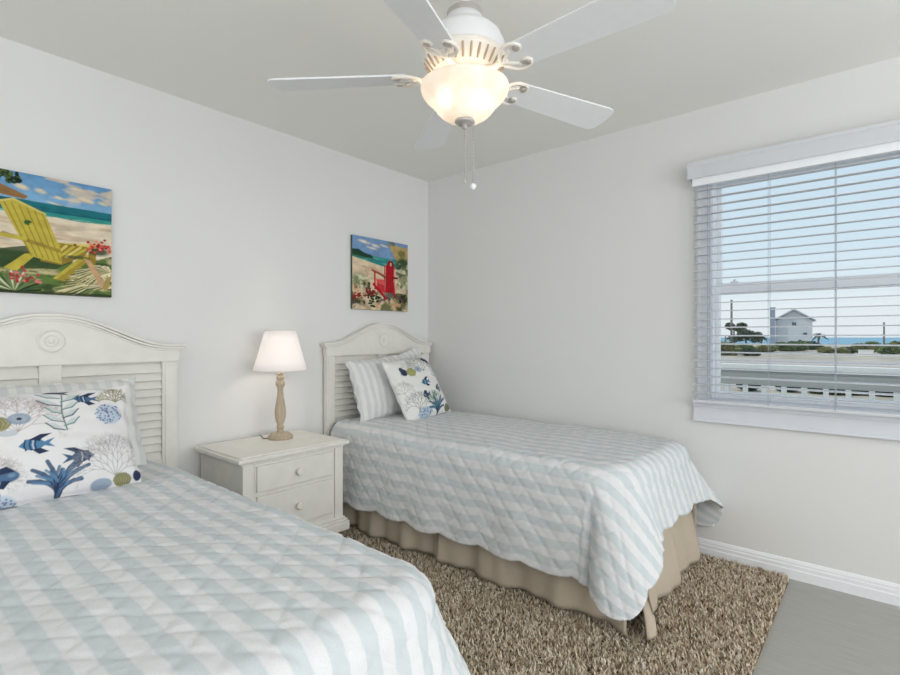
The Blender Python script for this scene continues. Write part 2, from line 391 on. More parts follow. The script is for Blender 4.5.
def anemone(R, x, y, s, c=(110, 135, 160)):
    R.ell(x, y, s, s*.7, c, al=.8); 
    for k_ in range(22):
        a_ = k_/22*2*PI; R.line([(x+.3*s*math.cos(a_), y+.2*s*math.sin(a_)), (x+1.05*s*math.cos(a_), y+.78*s*math.sin(a_))], .06*s, (205, 215, 222), .5)
    R.ell(x, y, s*.22, s*.16, NAVY)
def urchin(R, x, y, s, c=(150, 145, 95)):
    R.ell(x, y, s, s*.72, c, al=.9)
    for k_ in range(-3, 4): R.line([(x+k_*.12*s, y-.68*s), (x+k_*.3*s, y), (x+k_*.15*s, y+.66*s)], .07*s, (95, 95, 50), .6)
def leafplant(R, x, y, s, c=(95, 130, 130), seed=4):
    r = random.Random(seed)
    R.line([(x, y), (x-.05*s, y-.5*s), (x+.02*s, y-s)], .03*s, c)
    for i in range(9):
        t = i/9; bx_, by_ = x-.04*s, y-t*s; sd = 1 if i % 2 else -1
        tip = (bx_+sd*(.32+.15*r.random())*s, by_-.22*s)
        R.poly([(bx_, by_), ((bx_+tip[0])/2, by_-.2*s), tip, ((bx_+tip[0])/2+.04*s, by_-.02*s)], (192, 205, 206), .75)
        R.line([(bx_, by_), ((bx_+tip[0])/2+.03*s*sd, by_-.06*s), tip], .03*s, c if i % 3 else NAVY, .9)
def down2(c): return c.reshape(c.shape[0]//2, 2, c.shape[1]//2, 2, 3).mean((1, 3))

def sham_print(w, h):
    R = Ras(w*2, h*2, (228, 227, 228), w/h)
    a = w/h
    GR = (150, 148, 150)
    for sh_ in (-1.02, 0):
        X = lambda v: a-(1.65-v)*.655+sh_-.02
        coral(R, X(.32), .42, .34, (165, 148, 145), .009, 5, 6, .55, 11)
        coral(R, X(.06), .84, .24, (160, 150, 150), .009, 4, 5, .45, 12)
        urchin(R, X(.12), .34, .10); anemone(R, X(.34), .31, .085); R.ell(X(.22), .43, .07, .028, (175, 185, 195), al=.7)
        fish(R, X(.48), .55, .115, (85, 130, 165), NAVY); fish(R, X(.18), .78, .11, BLUE, NAVY, -1, 1)
        leafplant(R, X(.82), .45, .36)
        R.poly([(X(.62), .05), (X(.78), .02), (X(.95), .03), (X(.88), .06), (X(.92), .09), (X(.78), .07)], NAVY, .9)
        fish(R, X(1.10), .15, .10, BLUE, NAVY); sponge(R, X(1.36), .32, .125, .11, (175, 195, 215))
        coral(R, X(1.48), .19, .20, (150, 145, 110), .014, 3, 6, .85, 21)
        fish(R, X(.92), .70, .115, (70, 95, 125), NAVY, -1)
        fatcoral(R, X(.68), .98, .28)
        coral(R, X(1.34), .90, .37, GR, .009, 5, 6, .55, 31, 1.1)
        R.ell(X(1.16), .955, .09, .05, (135, 155, 178), al=.85); urchin(R, X(1.42), .94, .085, (140, 140, 90)); R.ell(X(1.62), .92, .04, .05, NAVY)
        sponge(R, X(.10), 1.0, .13, .10, (175, 195, 215), 8)
    R.c *= (1-.04*R.fbm(14, 3))[..., None]
    return down2(R.c)
def square_print(w, h):
    R = Ras(w*2, h*2, (228, 228, 226), w/h)
    coral(R, .62, .30, .30, (140, 150, 140), .012, 5, 5, .7, 41, 1.0); leafplant(R, .90, .42, .26, (110, 130, 125), 6)
    R.ell(.78, .10, .05, .035, NAVY, .5); R.ell(.85, .14, .07, .03, (60, 60, 90), .6); coral(R, .35, .30, .22, GR2, .01, 4, 4, .45, 42)
    R.ell(.22, .25, .06, .06, NAVY); R.ell(.20, .20, .04, .05, (60, 70, 90)); urchin(R, .35, .27, .10, (165, 168, 95)); anemone(R, .52, .25, .075, (120, 140, 175))
    fish(R, .55, .47, .10, (75, 125, 160), NAVY); fish(R, .44, .66, .10, (50, 70, 100), NAVY, 1, 1); fish(R, .78, .61, .085, (60, 90, 110), NAVY)
    coral(R, .24, .84, .30, (120, 125, 120), .011, 4, 4, .7, 51, .8)
    sponge(R, .35, .9, .17, .09, (170, 195, 215), 9); fatcoral(R, .64, .98, .27); coral(R, .60, .92, .3, (60, 110, 90), .012, 4, 4, .8, 43, .5)
    urchin(R, .9, .93, .09, (110, 120, 80)); R.ell(.97, .9, .03, .05, (60, 60, 50)); coral(R, .86, .80, .22, GR2, .008, 4, 4, .5, 44)
    R.ell(.07, .97, .05, .03, NAVY, al=.7); coral(R, .08, .55, .2, (150, 150, 145), .009, 4, 4, .5, 52)
    return down2(R.c)
GR2 = (160, 160, 158)

def painting_yellow(w, h):
    R = Ras(w*2, h*2, (98, 148, 192), 1.0)
    X, Y = R.X, R.Y; n1 = R.fbm(5, 1, 3); n2 = R.fbm(14, 2, 2)
    R.put(np.clip(Y/.3, 0, 1), (150, 195, 225), .7)
    R.put(np.clip((n1-.58)*9, 0, 1)*(Y < .27), (228, 205, 170), .7)
    for (x, y, rx, ry) in ((.38, .12, .06, .03), (.50, .13, .05, .025), (.62, .16, .04, .015), (.80, .14, .08, .02), (.74, .06, .05, .015), (.93, .15, .05, .02), (.6, .22, .08, .01)): R.ell(x, y, rx, ry, (225, 212, 180), .2, .9, .6)
    R.put((Y > .225+.01*(X-.5)).astype(float), (28, 112, 122)); R.put(((Y > .30)*(Y < .42)).astype(float), (52, 150, 140)); R.put(np.clip((R.fbm(6, 5, 8)-.5)*6, 0, 1)*((Y > .235)*(Y < .36)), (18, 88, 105), .6)
    R.put(np.clip((R.fbm(5, 15, 9)-.6)*8, 0, 1)*((Y > .28)*(Y < .38)), (150, 205, 192), .7)
    R.put((Y > .345+.04*(n1-.5)).astype(float), (226, 212, 188)); R.put(np.clip((R.fbm(4, 7, 6)-.52)*6, 0, 1)*(Y > .37), (196, 170, 140), .8)
    g = (Y > .66+.10*(n1-.5)-.04*np.sin(X*7)).astype(float); R.put(g, (96, 122, 62)); R.put(np.clip((R.fbm(7, 9, 4)-.5)*6, 0, 1)*g, (205, 190, 145), .85); R.put(np.clip((R.fbm(9, 10, 3)-.56)*8, 0, 1)*g, (45, 66, 36), .8)
    R.poly([(0, 0), (.30, 0), (.33, .05), (.26, .06), (.24, .12), (.15, .16), (0, .2)], (38, 56, 34)); R.poly([(.05, .12), (.25, .12), (.42, .19), (.40, .22), (.2, .2)], (150, 112, 70)); 
    rr_ = random.Random(9)
    for i in range(70): R.ell(.05+.32*rr_.random(), .02+.08*rr_.random(), .022, .014, rr_.choice([(40, 60, 34), (66, 92, 48), (96, 112, 58), (28, 42, 28)]), rr_.random()*3)
    R.poly([(0, .22), (.30, .23), (.28, .30), (0, .36)], (20, 84, 90), .8)
    # shadow on the sand
    R.poly([(.12, .68), (.42, .60), (.72, .70), (.60, .78), (.2, .80)], (52, 74, 44), .9)
    YC, YD, YL = (196, 180, 72), (150, 126, 50), (216, 202, 112)
    R.poly([(.27, .80), (.40, .67), (.48, .66), (.35, .82)], YC); R.poly([(.58, .86), (.80, .62), (.86, .64), (.66, .88)], YC); R.poly([(.60, .87), (.80, .67), (.84, .66), (.66, .89)], YD, .6)
    R.poly([(.83, .55), (.89, .54), (.87, .77), (.82, .77)], YD); R.poly([(.57, .55), (.86, .53), (.91, .52), (.92, .55), (.6, .60)], YL)
    R.poly([(.48, .62), (.60, .55), (.84, .56), (.80, .64), (.64, .74), (.50, .72)], YD)
    for k_ in range(5): R.line([(.52+k_*.05, .70-k_*.012), (.62+k_*.05, .57)], .02, YL if k_ % 2 else YC)
    R.poly([(.24, .26), (.33, .22), (.53, .32), (.63, .60), (.64, .73), (.45, .69), (.38, .56)], YC)
    for t in np.linspace(0, 1, 6): R.line([(.27+.24*t, .25+.07*t), (.44+.19*t, .68+.03*t)], .007, YD)
    R.line([(.25, .26), (.33, .23), (.53, .32)], .015, YL); R.line([(.27, .52), (.42, .56), (.62, .62)], .03, YD, .8); R.line([(.25, .53), (.40, .55)], .03, YC)
    R.ell(.42, .41, .028, .022, (50, 96, 50)); R.ell(.44, .42, .012, .010, YC)
    r = random.Random(3)
    R.ell(.90, .59, .10, .05, (40, 70, 40), al=.9, soft=.5); R.ell(.75, .66, .12, .02, (60, 80, 50), al=.8, soft=.5)
    for i in range(60): R.ell(.91+r.gauss(0, .05), .555+r.gauss(0, .026), .014, .012, r.choice([(190, 50, 45), (215, 90, 75), (150, 30, 35), (235, 140, 120)]), soft=.4)
    # palm frond, agave
    for a_ in np.linspace(.1, 2.6, 26):
        for (bx_, by_, s_) in ((.93, .93, .26), (1.0, .85, .3)): R.line([(bx_, by_), (bx_-math.cos(a_)*s_*.6-.05, by_-math.sin(a_)*s_*.35+.02), (bx_-math.cos(a_)*s_*1.1, by_-math.sin(a_)*s_*.3+.06)], .012, r.choice([(240, 228, 190), (215, 200, 150), (190, 175, 120), (130, 140, 85)]))
    for (cx_, cy_, sc1) in ((.97, .90, .42), (.99, .78, .30)):
        for i in range(46):
            a_ = PI*(.55+.75*i/46); q_ = sc1*(.7+.3*r.random())
            tip = (cx_+math.cos(a_)*q_*1.0, cy_-math.sin(a_)*q_*.42+.05)
            R.line([(cx_, cy_), ((cx_+tip[0])/2, (cy_+tip[1])/2-.035), tip], .016, r.choice([(238, 226, 190), (226, 214, 172), (206, 192, 140), (120, 128, 80), (70, 86, 50)]), .95, .004)
    R.poly([(.79, .66), (.84, .68), (.95, .88), (.92, .92)], (205, 165, 125)); R.poly([(1, .8), (.96, .82), (.92, .93), (.97, .93)], (170, 150, 90))
    for a_ in np.linspace(.15, 3.0, 20): R.line([(.33, .99), (.33+math.cos(a_)*.17, .99-math.sin(a_)*.17)], .014, r.choice([(60, 90, 55), (110, 130, 80), (215, 215, 180), (30, 45, 30)]))
    for i in range(24): R.ell(.38+r.gauss(0, .06), .86+r.gauss(0, .03), .013, .011, r.choice([(200, 60, 80), (225, 120, 120), (180, 40, 50)]))
    R.put((Y > .975).astype(float), (45, 55, 35), .8)
    R.tint(n2, .72, 1.12); return down2(R.c)
def painting_red(w, h):
    R = Ras(w*2, h*2, (120, 155, 195), 1.0)
    X, Y = R.X, R.Y; n1 = R.fbm(4, 21, 2); n2 = R.fbm(14, 22, 2); n3 = R.fbm(7, 23, 1)
    for (x, y, rx, ry) in ((.2, .07, .14, .03), (.4, .10, .1, .03), (.33, .14, .12, .02), (.55, .08, .1, .02)): R.ell(x, y, rx, ry, (235, 222, 200), .1, .9, .7)
    R.put(((Y > .25)).astype(float), (45, 140, 140)); R.put(np.clip((R.fbm(6, 25, 6)-.5)*6, 0, 1)*(Y > .26)*(Y < .35), (110, 190, 175), .7)
    R.poly([(0, .19), (.10, .18), (.2, .22), (.32, .24), (.36, .28), (0, .27)], (32, 66, 48)); R.poly([(0, .25), (.4, .29), (.4, .31), (0, .29)], (60, 90, 60), .6)
    R.put((Y > .29+.16*X*(X < .6)+.5*(X >= .6)*0+.1*(X >= .6)).astype(float), (226, 205, 175)); R.put(np.clip((n1-.55)*6, 0, 1)*(Y > .4), (190, 150, 120), .6)
    R.poly([(.62, .04), (1, .06), (1, .4), (.86, .38), (.72, .2)], (185, 160, 105)); R.put(np.clip((n3-.5)*7, 0, 1)*(X > .62)*(Y < .34)*(X > .62+.3*Y), (90, 100, 55), .8)
    R.ell(.9, .32, .17, .13, (62, 84, 52), soft=.4); R.ell(.93, .52, .17, .2, (150, 150, 115), soft=.5); R.put(np.clip((n2-.5)*7, 0, 1)*(X > .74)*(Y > .3), (70, 86, 60), .8); R.put(np.clip((R.fbm(12, 28, 1)-.55)*9, 0, 1)*(X > .72)*(Y > .3), (220, 212, 180), .8)
    R.ell(.12, .6, .2, .12, (130, 145, 105), soft=.6); R.put(np.clip((n2-.5)*7, 0, 1)*(X < .34)*(Y > .52)*(Y < .72), (225, 222, 190), .8)
    gr = (Y > .74-.12*(X < .3)+.05*(n1-.5)).astype(float); R.put(gr*np.clip((n3-.42)*6, 0, 1), (98, 104, 60), .9); R.put(gr*np.clip((R.fbm(10, 31, 1)-.52)*8, 0, 1), (35, 46, 30), .9); R.put(gr*np.clip((R.fbm(12, 32, 1)-.6)*9, 0, 1), (215, 170, 130), .8)
    r = random.Random(5)
    for i in range(50): R.ell(.3+r.gauss(0, .05), .76+r.gauss(0, .03), .018, .014, r.choice([(120, 30, 30), (150, 50, 40), (90, 30, 30)]))
    for i in range(30): R.ell(.07+r.gauss(0, .05), .82+r.gauss(0, .025), .016, .012, r.choice([(170, 50, 45), (140, 45, 40)]))
    for i in range(20): R.ell(.38+r.gauss(0, .05), .84+r.gauss(0, .04), .025, .016, (34, 64, 36))
    R.ell(.64, .77, .12, .05, (110, 105, 100), al=.9, soft=.4); R.line([(.7, .74), (.9, .84)], .04, (110, 70, 80), .7)
    RC, RD, RL = (190, 26, 40), (118, 16, 28), (226, 90, 90)
    R.poly([(.60, .33), (.63, .28), (.70, .28), (.73, .33), (.72, .74), (.56, .74)], RD)
    for k_ in range(5): R.line([(.59+k_*.033, .36-.04*(2-abs(k_-2))), (.575+k_*.033, .73)], .024, RC)
    R.ell(.67, .33, .02, .03, (205, 170, 150)); R.line([(.56, .36), (.55, .72)], .02, RC); R.line([(.75, .36), (.73, .7)], .012, RL)
    R.poly([(.40, .56), (.55, .56), (.56, .74), (.44, .72)], RL); R.poly([(.40, .62), (.56, .64), (.56, .76), (.46, .74)], RC, .7)
    R.line([(.34, .44), (.44, .47), (.57, .52)], .04, (140, 70, 60)); R.line([(.34, .43), (.44, .455), (.57, .50)], .015, (200, 150, 130)); R.line([(.38, .47), (.385, .70)], .026, RC)
    R.line([(.36, .64), (.46, .72), (.58, .83)], .04, RC); R.line([(.40, .70), (.56, .82)], .012, RD); R.line([(.70, .52), (.79, .52)], .03, RD)
    R.line([(.72, .60), (.74, .78)], .03, RC)
    R.tint(R.fbm(16, 40), .7, 1.12); return down2(R.c)

# ================================================================== CANVAS PICTURES
def canvas(name, label, x0, x1, z0, z1, fn):
    t = thing(name, label, 'picture', ((x0+x1)/2, 0, (z0+z1)/2)); w, h, d = (x1-x0)/2, (z1-z0)/2, .020
    bm = bmesh.new(); box(bm, -w, w, -d, -.001, -h, h); obj('stretched_canvas', bm, M_canvas, t, bevel=.003)
    nx, nz_ = 230, 224
    col = fn(nx, nz_)
    xs = np.linspace(-w+.0006, w-.0006, nx); zs_ = np.linspace(h-.0006, -h+.0006, nz_)
    P = np.zeros((nz_, nx, 3)); P[..., 0] = xs[None]; P[..., 2] = zs_[:, None]; P[..., 1] = -d-.0006
    grid_mesh('painted_face', P[:, ::-1], col=col[:, ::-1], m=M_paint, parent=t)
canvas('canvas_picture', 'unframed beach painting of a yellow wooden lounge chair above the near bed', -2.752, -2.218, 1.379, 1.889, painting_yellow)
canvas('canvas_picture', 'unframed beach painting of a red wooden chair above the far bed', -.786, -.250, 1.387, 1.897, painting_red)

# ================================================================== BEDS
ARCH = [(0, 1.294), (.04, 1.293), (.08, 1.287), (.125, 1.275), (.17, 1.258), (.226, 1.233), (.29, 1.203), (.33, 1.186), (.366, 1.174), (.40, 1.165), (.43, 1.160), (.48, 1.157), (.53, 1.156)]
AX = [a for a, b in ARCH]; AZ = [b for a, b in ARCH]
def arch(x): return float(np.interp(abs(x), AX, AZ))
XS = [-.53+1.06*i/72 for i in range(73)]

def quilt_mesh(cx, seed=0, wall_x=None, ztop=.640, flare=.48):
    hw, R, Rc = .402, .075, .11
    flat_end = 1.855                    # t from head end y=-.10
    arc = R*PI/2
    A_side, A_foot = arc+.382, arc+.20
    ns, ntt = 236, 262
    S = np.linspace(-1, 1, ns)[:, None]; T = np.linspace(0, 1, ntt)[None]
    s = S*(hw+A_side)+0*T; t = T*(flat_end+A_foot)+0*S
    sc_s = .022*(1-np.abs(np.sin(PI*t/.245))**.6); sc_t = .020*(1-np.abs(np.sin(PI*(s+.02)/.22))**.6)
    a = np.maximum(0, np.abs(s)-hw); b = np.maximum(0, t-flat_end)
    an, bn = a/A_side, b/A_foot
    a = a - sc_s*an; b = b - sc_t*bn
    k = 1-.19*np.maximum(0, an*bn)**1.5; a, b = a*k, b*k
    a2 = np.maximum(0, np.abs(s)-(hw-Rc)) - np.maximum(0, np.abs(s)-hw) + a
    b2 = np.maximum(0, t-(flat_end-Rc)) - np.maximum(0, t-flat_end) + b
    r0 = np.hypot(a2, b2); rr = np.maximum(r0, 1e-9); da, db = a2/rr, b2/rr
    r = np.maximum(0, r0-Rc)
    ang = np.minimum(r, arc)/R
    out = R*np.sin(ang); drop = R*(1-np.cos(ang)); hang = np.maximum(0, r-arc); drop = drop+hang
    corner = (2*da*db)
    sgn = np.sign(s)
    wave = .010*np.sin(2*PI*t/.62+seed*1.3+sgn)+.006*np.sin(2*PI*t/.27+seed)
    wavef = .008*np.sin(2*PI*s/.45+seed)
    th = np.arctan2(db, da)
    fl = .135+.17*db**2+flare*corner
    out = out + hang*fl + (hang/.4)*(wave*(1-db)+wavef*(1-da))
    out = out - hang*.20*np.exp(-((th-.20)/.10)**2) - hang*.10*np.exp(-((th-1.36)/.09)**2)
    out = np.maximum(out, np.minimum(R*np.sin(ang), R-.002))
    X = sgn*(np.minimum(np.abs(s), hw-Rc) + (np.minimum(r0, Rc)+out)*da)
    Y = -.10-(np.minimum(t, flat_end-Rc)+(np.minimum(r0, Rc)+out)*db)
    flat = np.clip(1-r/arc, 0, 1)
    Z = ztop-drop + flat*(.010*np.cos(PI*np.clip(s/hw, -1, 1)/2) + .008*np.exp(-((t-.35)/.3)**2))
    Z = Z + flat*(.0026*np.sin(5.1*s+9*t+seed)+.0020*np.sin(13*s-4*t)+.0015*np.sin(19*t+7*s))
    X = X*(1-.05*np.exp(-t/.22))
    P = np.stack([X, Y, Z], -1)
    g0 = np.gradient(P, axis=0); g1 = np.gradient(P, axis=1); n = np.cross(g1, g0); n /= np.linalg.norm(n, axis=-1, keepdims=True)+1e-12
    flip = np.sign(n[..., 2:].mean()); n = n*flip
    p = .098
    q = np.minimum(np.abs(np.sin(PI*(s+t)/p)), np.abs(np.sin(PI*(s-t)/p)))
    puff = .0080*np.minimum(1, q*1.6)**.42*(.8+.2*np.sin(31*s+17*t)) + .0012*np.sin(95*s+40*np.sin(11*t))*np.sin(83*t+31*np.sin(9*s))
    P = P + n*(puff)[..., None]
    if wall_x is not None: P[..., 0] = np.minimum(P[..., 0], wall_x-cx)
    uv = np.stack([s, t], -1)
    return P, uv

def skirt_sheet(parent, name, pts, z0=.035, z1=.42, amp=.012, per=.21, seed=0, inset=0):
    """pts: plan polyline; hangs from z1 to z0 with folds deepening downwards"""
    pts = [Vector((*p, 0)) for p in pts]; L_ = [0]
    for p, q in zip(pts, pts[1:]): L_.append(L_[-1]+(q-p).length)
    n = max(8, int(L_[-1]/.012)); nz_ = 20; P = np.zeros((n, nz_, 3))
    for i in range(n):
        l = L_[-1]*i/(n-1); k = max(j for j in range(len(pts)) if L_[j] <= l+1e-9); k = min(k, len(pts)-2)
        p = pts[k].lerp(pts[k+1], (l-L_[k])/(L_[k+1]-L_[k])); d = (pts[k+1]-pts[k]).normalized(); nn = Vector((d.y, -d.x, 0))
        for j in range(nz_):
            v = j/(nz_-1)
            w = amp*v*(math.sin(2*PI*l/per+seed)+.5*math.sin(2*PI*l/(per*.43)+seed*2))
            w -= inset*(1-v)**1.5
            P[i, j] = (p.x+nn.x*w, p.y+nn.y*w, z1+(z0-z1)*v+.004*math.sin(9*l+seed)*v)
    o = grid_mesh(name, P, m=M_skirt, parent=parent)
    so = o.modifiers.new('thick', 'SOLIDIFY'); so.thickness = .003; so.offset = 0
    return o

def make_bed(cx, label, wall_x=None, seed=0):
    t = thing('twin_bed', label, 'bed', (cx, 0, 0), 'pair of twin beds')
    y0 = -.02
    # posts
    for sg in (-1, 1):
        bm = bmesh.new(); xa, xb = sorted((sg*.443, sg*.513))
        box(bm, xa, xb, -.085, -.045, 0, 1.072); box(bm, xa+.012, xb-.012, -.090, -.085, .3, 1.06); box(bm, xa-.001, xa+.004, -.088, -.085, .3, 1.06)
        obj('post', bm, M_furn, t, bevel=.003)
    # frieze board with arched top
    bm = bmesh.new()
    poly = [(-.515, 1.070), (.515, 1.070), (.522, 1.10)]+[(x, arch(x)-.030) for x in reversed([v for v in XS if abs(v) <= .525])]+[(-.522, 1.10)]
    prism(bm, poly, -.095, -.045); obj('frieze', bm, M_furn, t, bevel=.002)
    # crown moulding following the arch, stepped
    bm = bmesh.new()
    for (lo, hi, yf, xe) in ((-.034, -.024, -.100, .528), (-.024, -.012, -.104, .536), (-.012, 0, -.110, .546)):
        xs = [v*xe/.53 for v in XS]
        poly = [(x, arch(x*.53/xe)+lo) for x in xs]+[(x, arch(x*.53/xe)+hi) for x in reversed(xs)]
        prism(bm, poly, yf, -.042)
    obj('crown_moulding', bm, M_furn, t, bevel=.0025)
    # end returns of the crown
    # rosette
    bm = bmesh.new()
    lathe(bm, [(.050, 0), (.050, .006), (.046, .009), (.042, .006), (.038, .004), (.026, .004), (.023, .009), (.018, .007), (.012, .007), (.009, .012), (.003, .014), (.0005, .014)], 40,
          Matrix.Translation((0, -.094, 1.176)) @ Matrix.Rotation(PI/2, 4, 'X'))
    obj('rosette', bm, M_furn, t, smooth=False)
    bm = bmesh.new(); box(bm, -.039, .039, -.082, -.050, .56, 1.071); obj('centre_stile', bm, M_furn, t, bevel=.002)
    bm = bmesh.new(); box(bm, -.443, .443, -.080, -.050, .48, .585); obj('bottom_rail', bm, M_furn, t, bevel=.002)
    for sg in (-1, 1):
        bm = bmesh.new(); xa, xb = sorted((sg*.039, sg*.443)); z = .605
        while z < 1.065:
            box(bm, xa, xb, -.024, .024, -.0035, .0035, M=Matrix.Translation((0, -.062, z)) @ Matrix.Rotation(math.radians(62), 4, 'X')); z += .0392
        box(bm, xa, xb, -.046, -.043, .58, 1.07)
        obj('louvre_panel', bm, M_furn, t, bevel=.001)
    bm = bmesh.new()
    for sx_, sy_ in ((-.44, -.2), (.44, -.2), (-.44, -1.9), (.44, -1.9)): box(bm, sx_-.02, sx_+.02, sy_-.02, sy_+.02, 0, .2)
    box(bm, -.46, .46, -2.02, -.10, .17, .20); obj('bed_frame', bm, M_steel, t)
    bm = bmesh.new(); box(bm, -.43, .43, -1.96, -.10, .20, .42); obj('box_spring', bm, M_matt, t, bevel=.02)
    bm = bmesh.new(); box(bm, -.432, .432, -1.97, -.105, .42, .602); o = obj('mattress', bm, M_matt, t, bevel=.07)
    o.modifiers['bevel'].segments = 5
    for sg in (-1, 1):
        if sg == 1 and wall_x is not None:
            skirt_sheet(t, 'bed_skirt_panel', [(.478, -.12), (.482, -2.03)], seed=3); continue
        skirt_sheet(t, 'bed_skirt_panel', [(sg*.474, -.12), (sg*.478, -.42), (sg*.476, -1.03)], seed=1.2+sg, amp=.017, per=.30, inset=.02)
        skirt_sheet(t, 'bed_skirt_panel', [(sg*.482, -1.045), (sg*.480, -1.5), (sg*.485, -2.035)], seed=2.2+sg, amp=.017, per=.33, inset=.02)
    skirt_sheet(t, 'bed_skirt_panel', [(-.490, -2.105), (-.445, -2.13), (-.40, -2.075)], z1=.25, seed=.5, amp=.006, inset=.05)
    skirt_sheet(t, 'bed_skirt_panel', [(-.41, -2.062), (0, -2.055), (.462, -2.052)], seed=.3, amp=.013, per=.36, inset=.09)
    return t

HB = ('post', 'frieze', 'crown_moulding', 'rosette', 'centre_stile', 'bottom_rail', 'louvre_panel')
bedA = make_bed(-2.455, 'near white twin bed with louvred arched headboard under the yellow chair painting', seed=1)
bedB = make_bed(-.526, 'far white twin bed with louvred headboard against the window wall, khaki bed skirt showing', wall_x=0, seed=0)
def quilt(cx, label, seed, wall_x=None, ztop=.640, flare=.48):
    P, uv = quilt_mesh(cx, seed=seed, wall_x=wall_x, ztop=ztop, flare=flare)
    o = grid_mesh('striped_quilt', P, uv=uv, m=M_quilt); o.location = (cx, 0, 0)
    s = o.modifiers.new('thick', 'SOLIDIFY'); s.thickness = .006; s.offset = 0
    tag(o, label, 'quilt', 'striped quilts')
for bd, kx, dxx in ((bedA, 1.016, -.090), (bedB, .955, -.034)):
    for ch in bd.children:
        if ch.name.split('.')[0] in HB: ch.scale = (kx, .80, 1); ch.location.y = .022
        else:
            ch.location.x = dxx
            if bd is bedA and ch.name.startswith('bed_skirt'): ch.scale = (.93, .95, 1)
quilt(-2.545, 'aqua and white striped quilt filling the lower left, on the near bed', 1.0, ztop=.622, flare=.27)
quilt(-.560, 'aqua and white striped quilt with scalloped hem hanging over the far bed', 0.0, wall_x=-.012)

# ================================================================== PILLOWS
def cushion(name, label, w, h, th, M, m, colfn=None, nx=120, ny=90, group=None, dent=0.05, flange=0, seed=0, uvrot=False):
    """local: x width, z height, y thickness (front = -y)"""
    u = np.linspace(-1, 1, nx)[None]; v = np.linspace(-1, 1, ny)[:, None]
    U = u+0*v; V = v+0*u
    prof = (1-np.abs(U)**2.6)*(1-np.abs(V)**2.6); T = np.maximum(prof, 0)**.62
    if flange:
        fu = np.clip((1-np.abs(U))/flange, 0, 1)*np.clip((1-np.abs(V))/flange, 0, 1); T = T*np.clip(fu*1.0, 0, 1)**.8
    ex = 1-dent*(1-np.abs(V)**1.0)**1*.6*np.abs(U)**2 ; ez = 1-dent*(1-U**2)*np.abs(V)**2*.8
    ex = 1-dent*(1-V**2)*np.abs(U)**2
    X = U*w/2*ex; Z = V*h/2*ez
    wr = .006*np.sin(9*U+seed)*np.cos(7*V+2*seed)+.004*np.sin(17*U*V+seed)+.003*np.sin(23*V+5*U+seed)
    rim = np.abs(U)**10+np.abs(V)**10
    yo = .004*np.sin(14*(U+V)+seed)*np.minimum(1, rim)
    if flange: yo = yo*2.2
    out = []
    for sg in (-1, 1):
        Y = sg*(th/2*T*(1+wr*6)+.0022)+yo; out.append(np.stack([X, Y, Z], -1))
    # wrap front and back into one closed grid (front left->right, back right->left)
    P = np.concatenate([out[0], out[1][:, ::-1]], 1); P = np.concatenate([P, P[:, :1]], 1)
    t0 = np.stack([U*w/2, V*h/2], -1); UV = np.concatenate([t0, t0[:, ::-1]], 1); UV = np.concatenate([UV, UV[:, :1]], 1)
    col = None
    if colfn is not None:
        c = colfn(nx, ny)[::-1]; back = np.zeros_like(c); back[:] = srgb((238, 238, 236)); col = np.concatenate([c, back[:, ::-1]], 1); col = np.concatenate([col, col[:, :1]], 1)
    o = grid_mesh(name, P, uv=UV, col=col, m=m); o.matrix_world = M
    tag(o, label, 'pillow', group); return o
def place(x, y, z, tilt, roll=0, yaw=0, h=0):
    """bottom-centre at (x,y,z); tilt = lean back (top towards +y), roll about its own normal"""
    return Matrix.Translation((x, y, z)) @ Matrix.Rotation(math.radians(yaw), 4, 'Z') @ Matrix.Rotation(-math.radians(tilt), 4, 'X') @ Matrix.Rotation(math.radians(roll), 4, 'Y') @ Matrix.Translation((0, 0, h/2))
M_edge = mat('white_trim_fabric', (238, 238, 236), .9, noise_amt=.02)
# near bed
cushion('striped_pillow', 'pale striped pillow behind the coral printed one on the near bed', .68, .40, .14, place(-2.515, -.34, .645, 22, 0, 0, .38), M_ticking, nx=90, ny=60, seed=1, group='striped pillows', flange=.10)
cushion('coral_print_pillow', 'wide white pillow printed with blue fish and coral on the near bed', .68, .40, .16, place(-2.640, -.645, .643, 27, 0, 0, .385), M_print, sham_print, 330, 196, seed=2, flange=.06, dent=.03)
# far bed
cushion('striped_pillow', 'pale striped pillow on the far bed, nearest the bedside table', .46, .42, .15, place(-.690, -.27, .660, 17, -4, 0, .40), M_ticking, nx=90, ny=60, seed=3, group='striped pillows', flange=.10)
cushion('striped_pillow', 'pale striped pillow behind the fish print cushion on the far bed', .44, .42, .11, place(-.365, -.205, .672, 8, -14, 0, .42), M_ticking, nx=90, ny=60, seed=5, group='striped pillows', flange=.10)
cushion('fish_print_cushion', 'square white cushion printed with fish and sea plants on the far bed', .47, .45, .14, place(-.500, -.48, .660, 26, -6, 4, .42), M_print, square_print, 200, 200, seed=4, dent=.06)

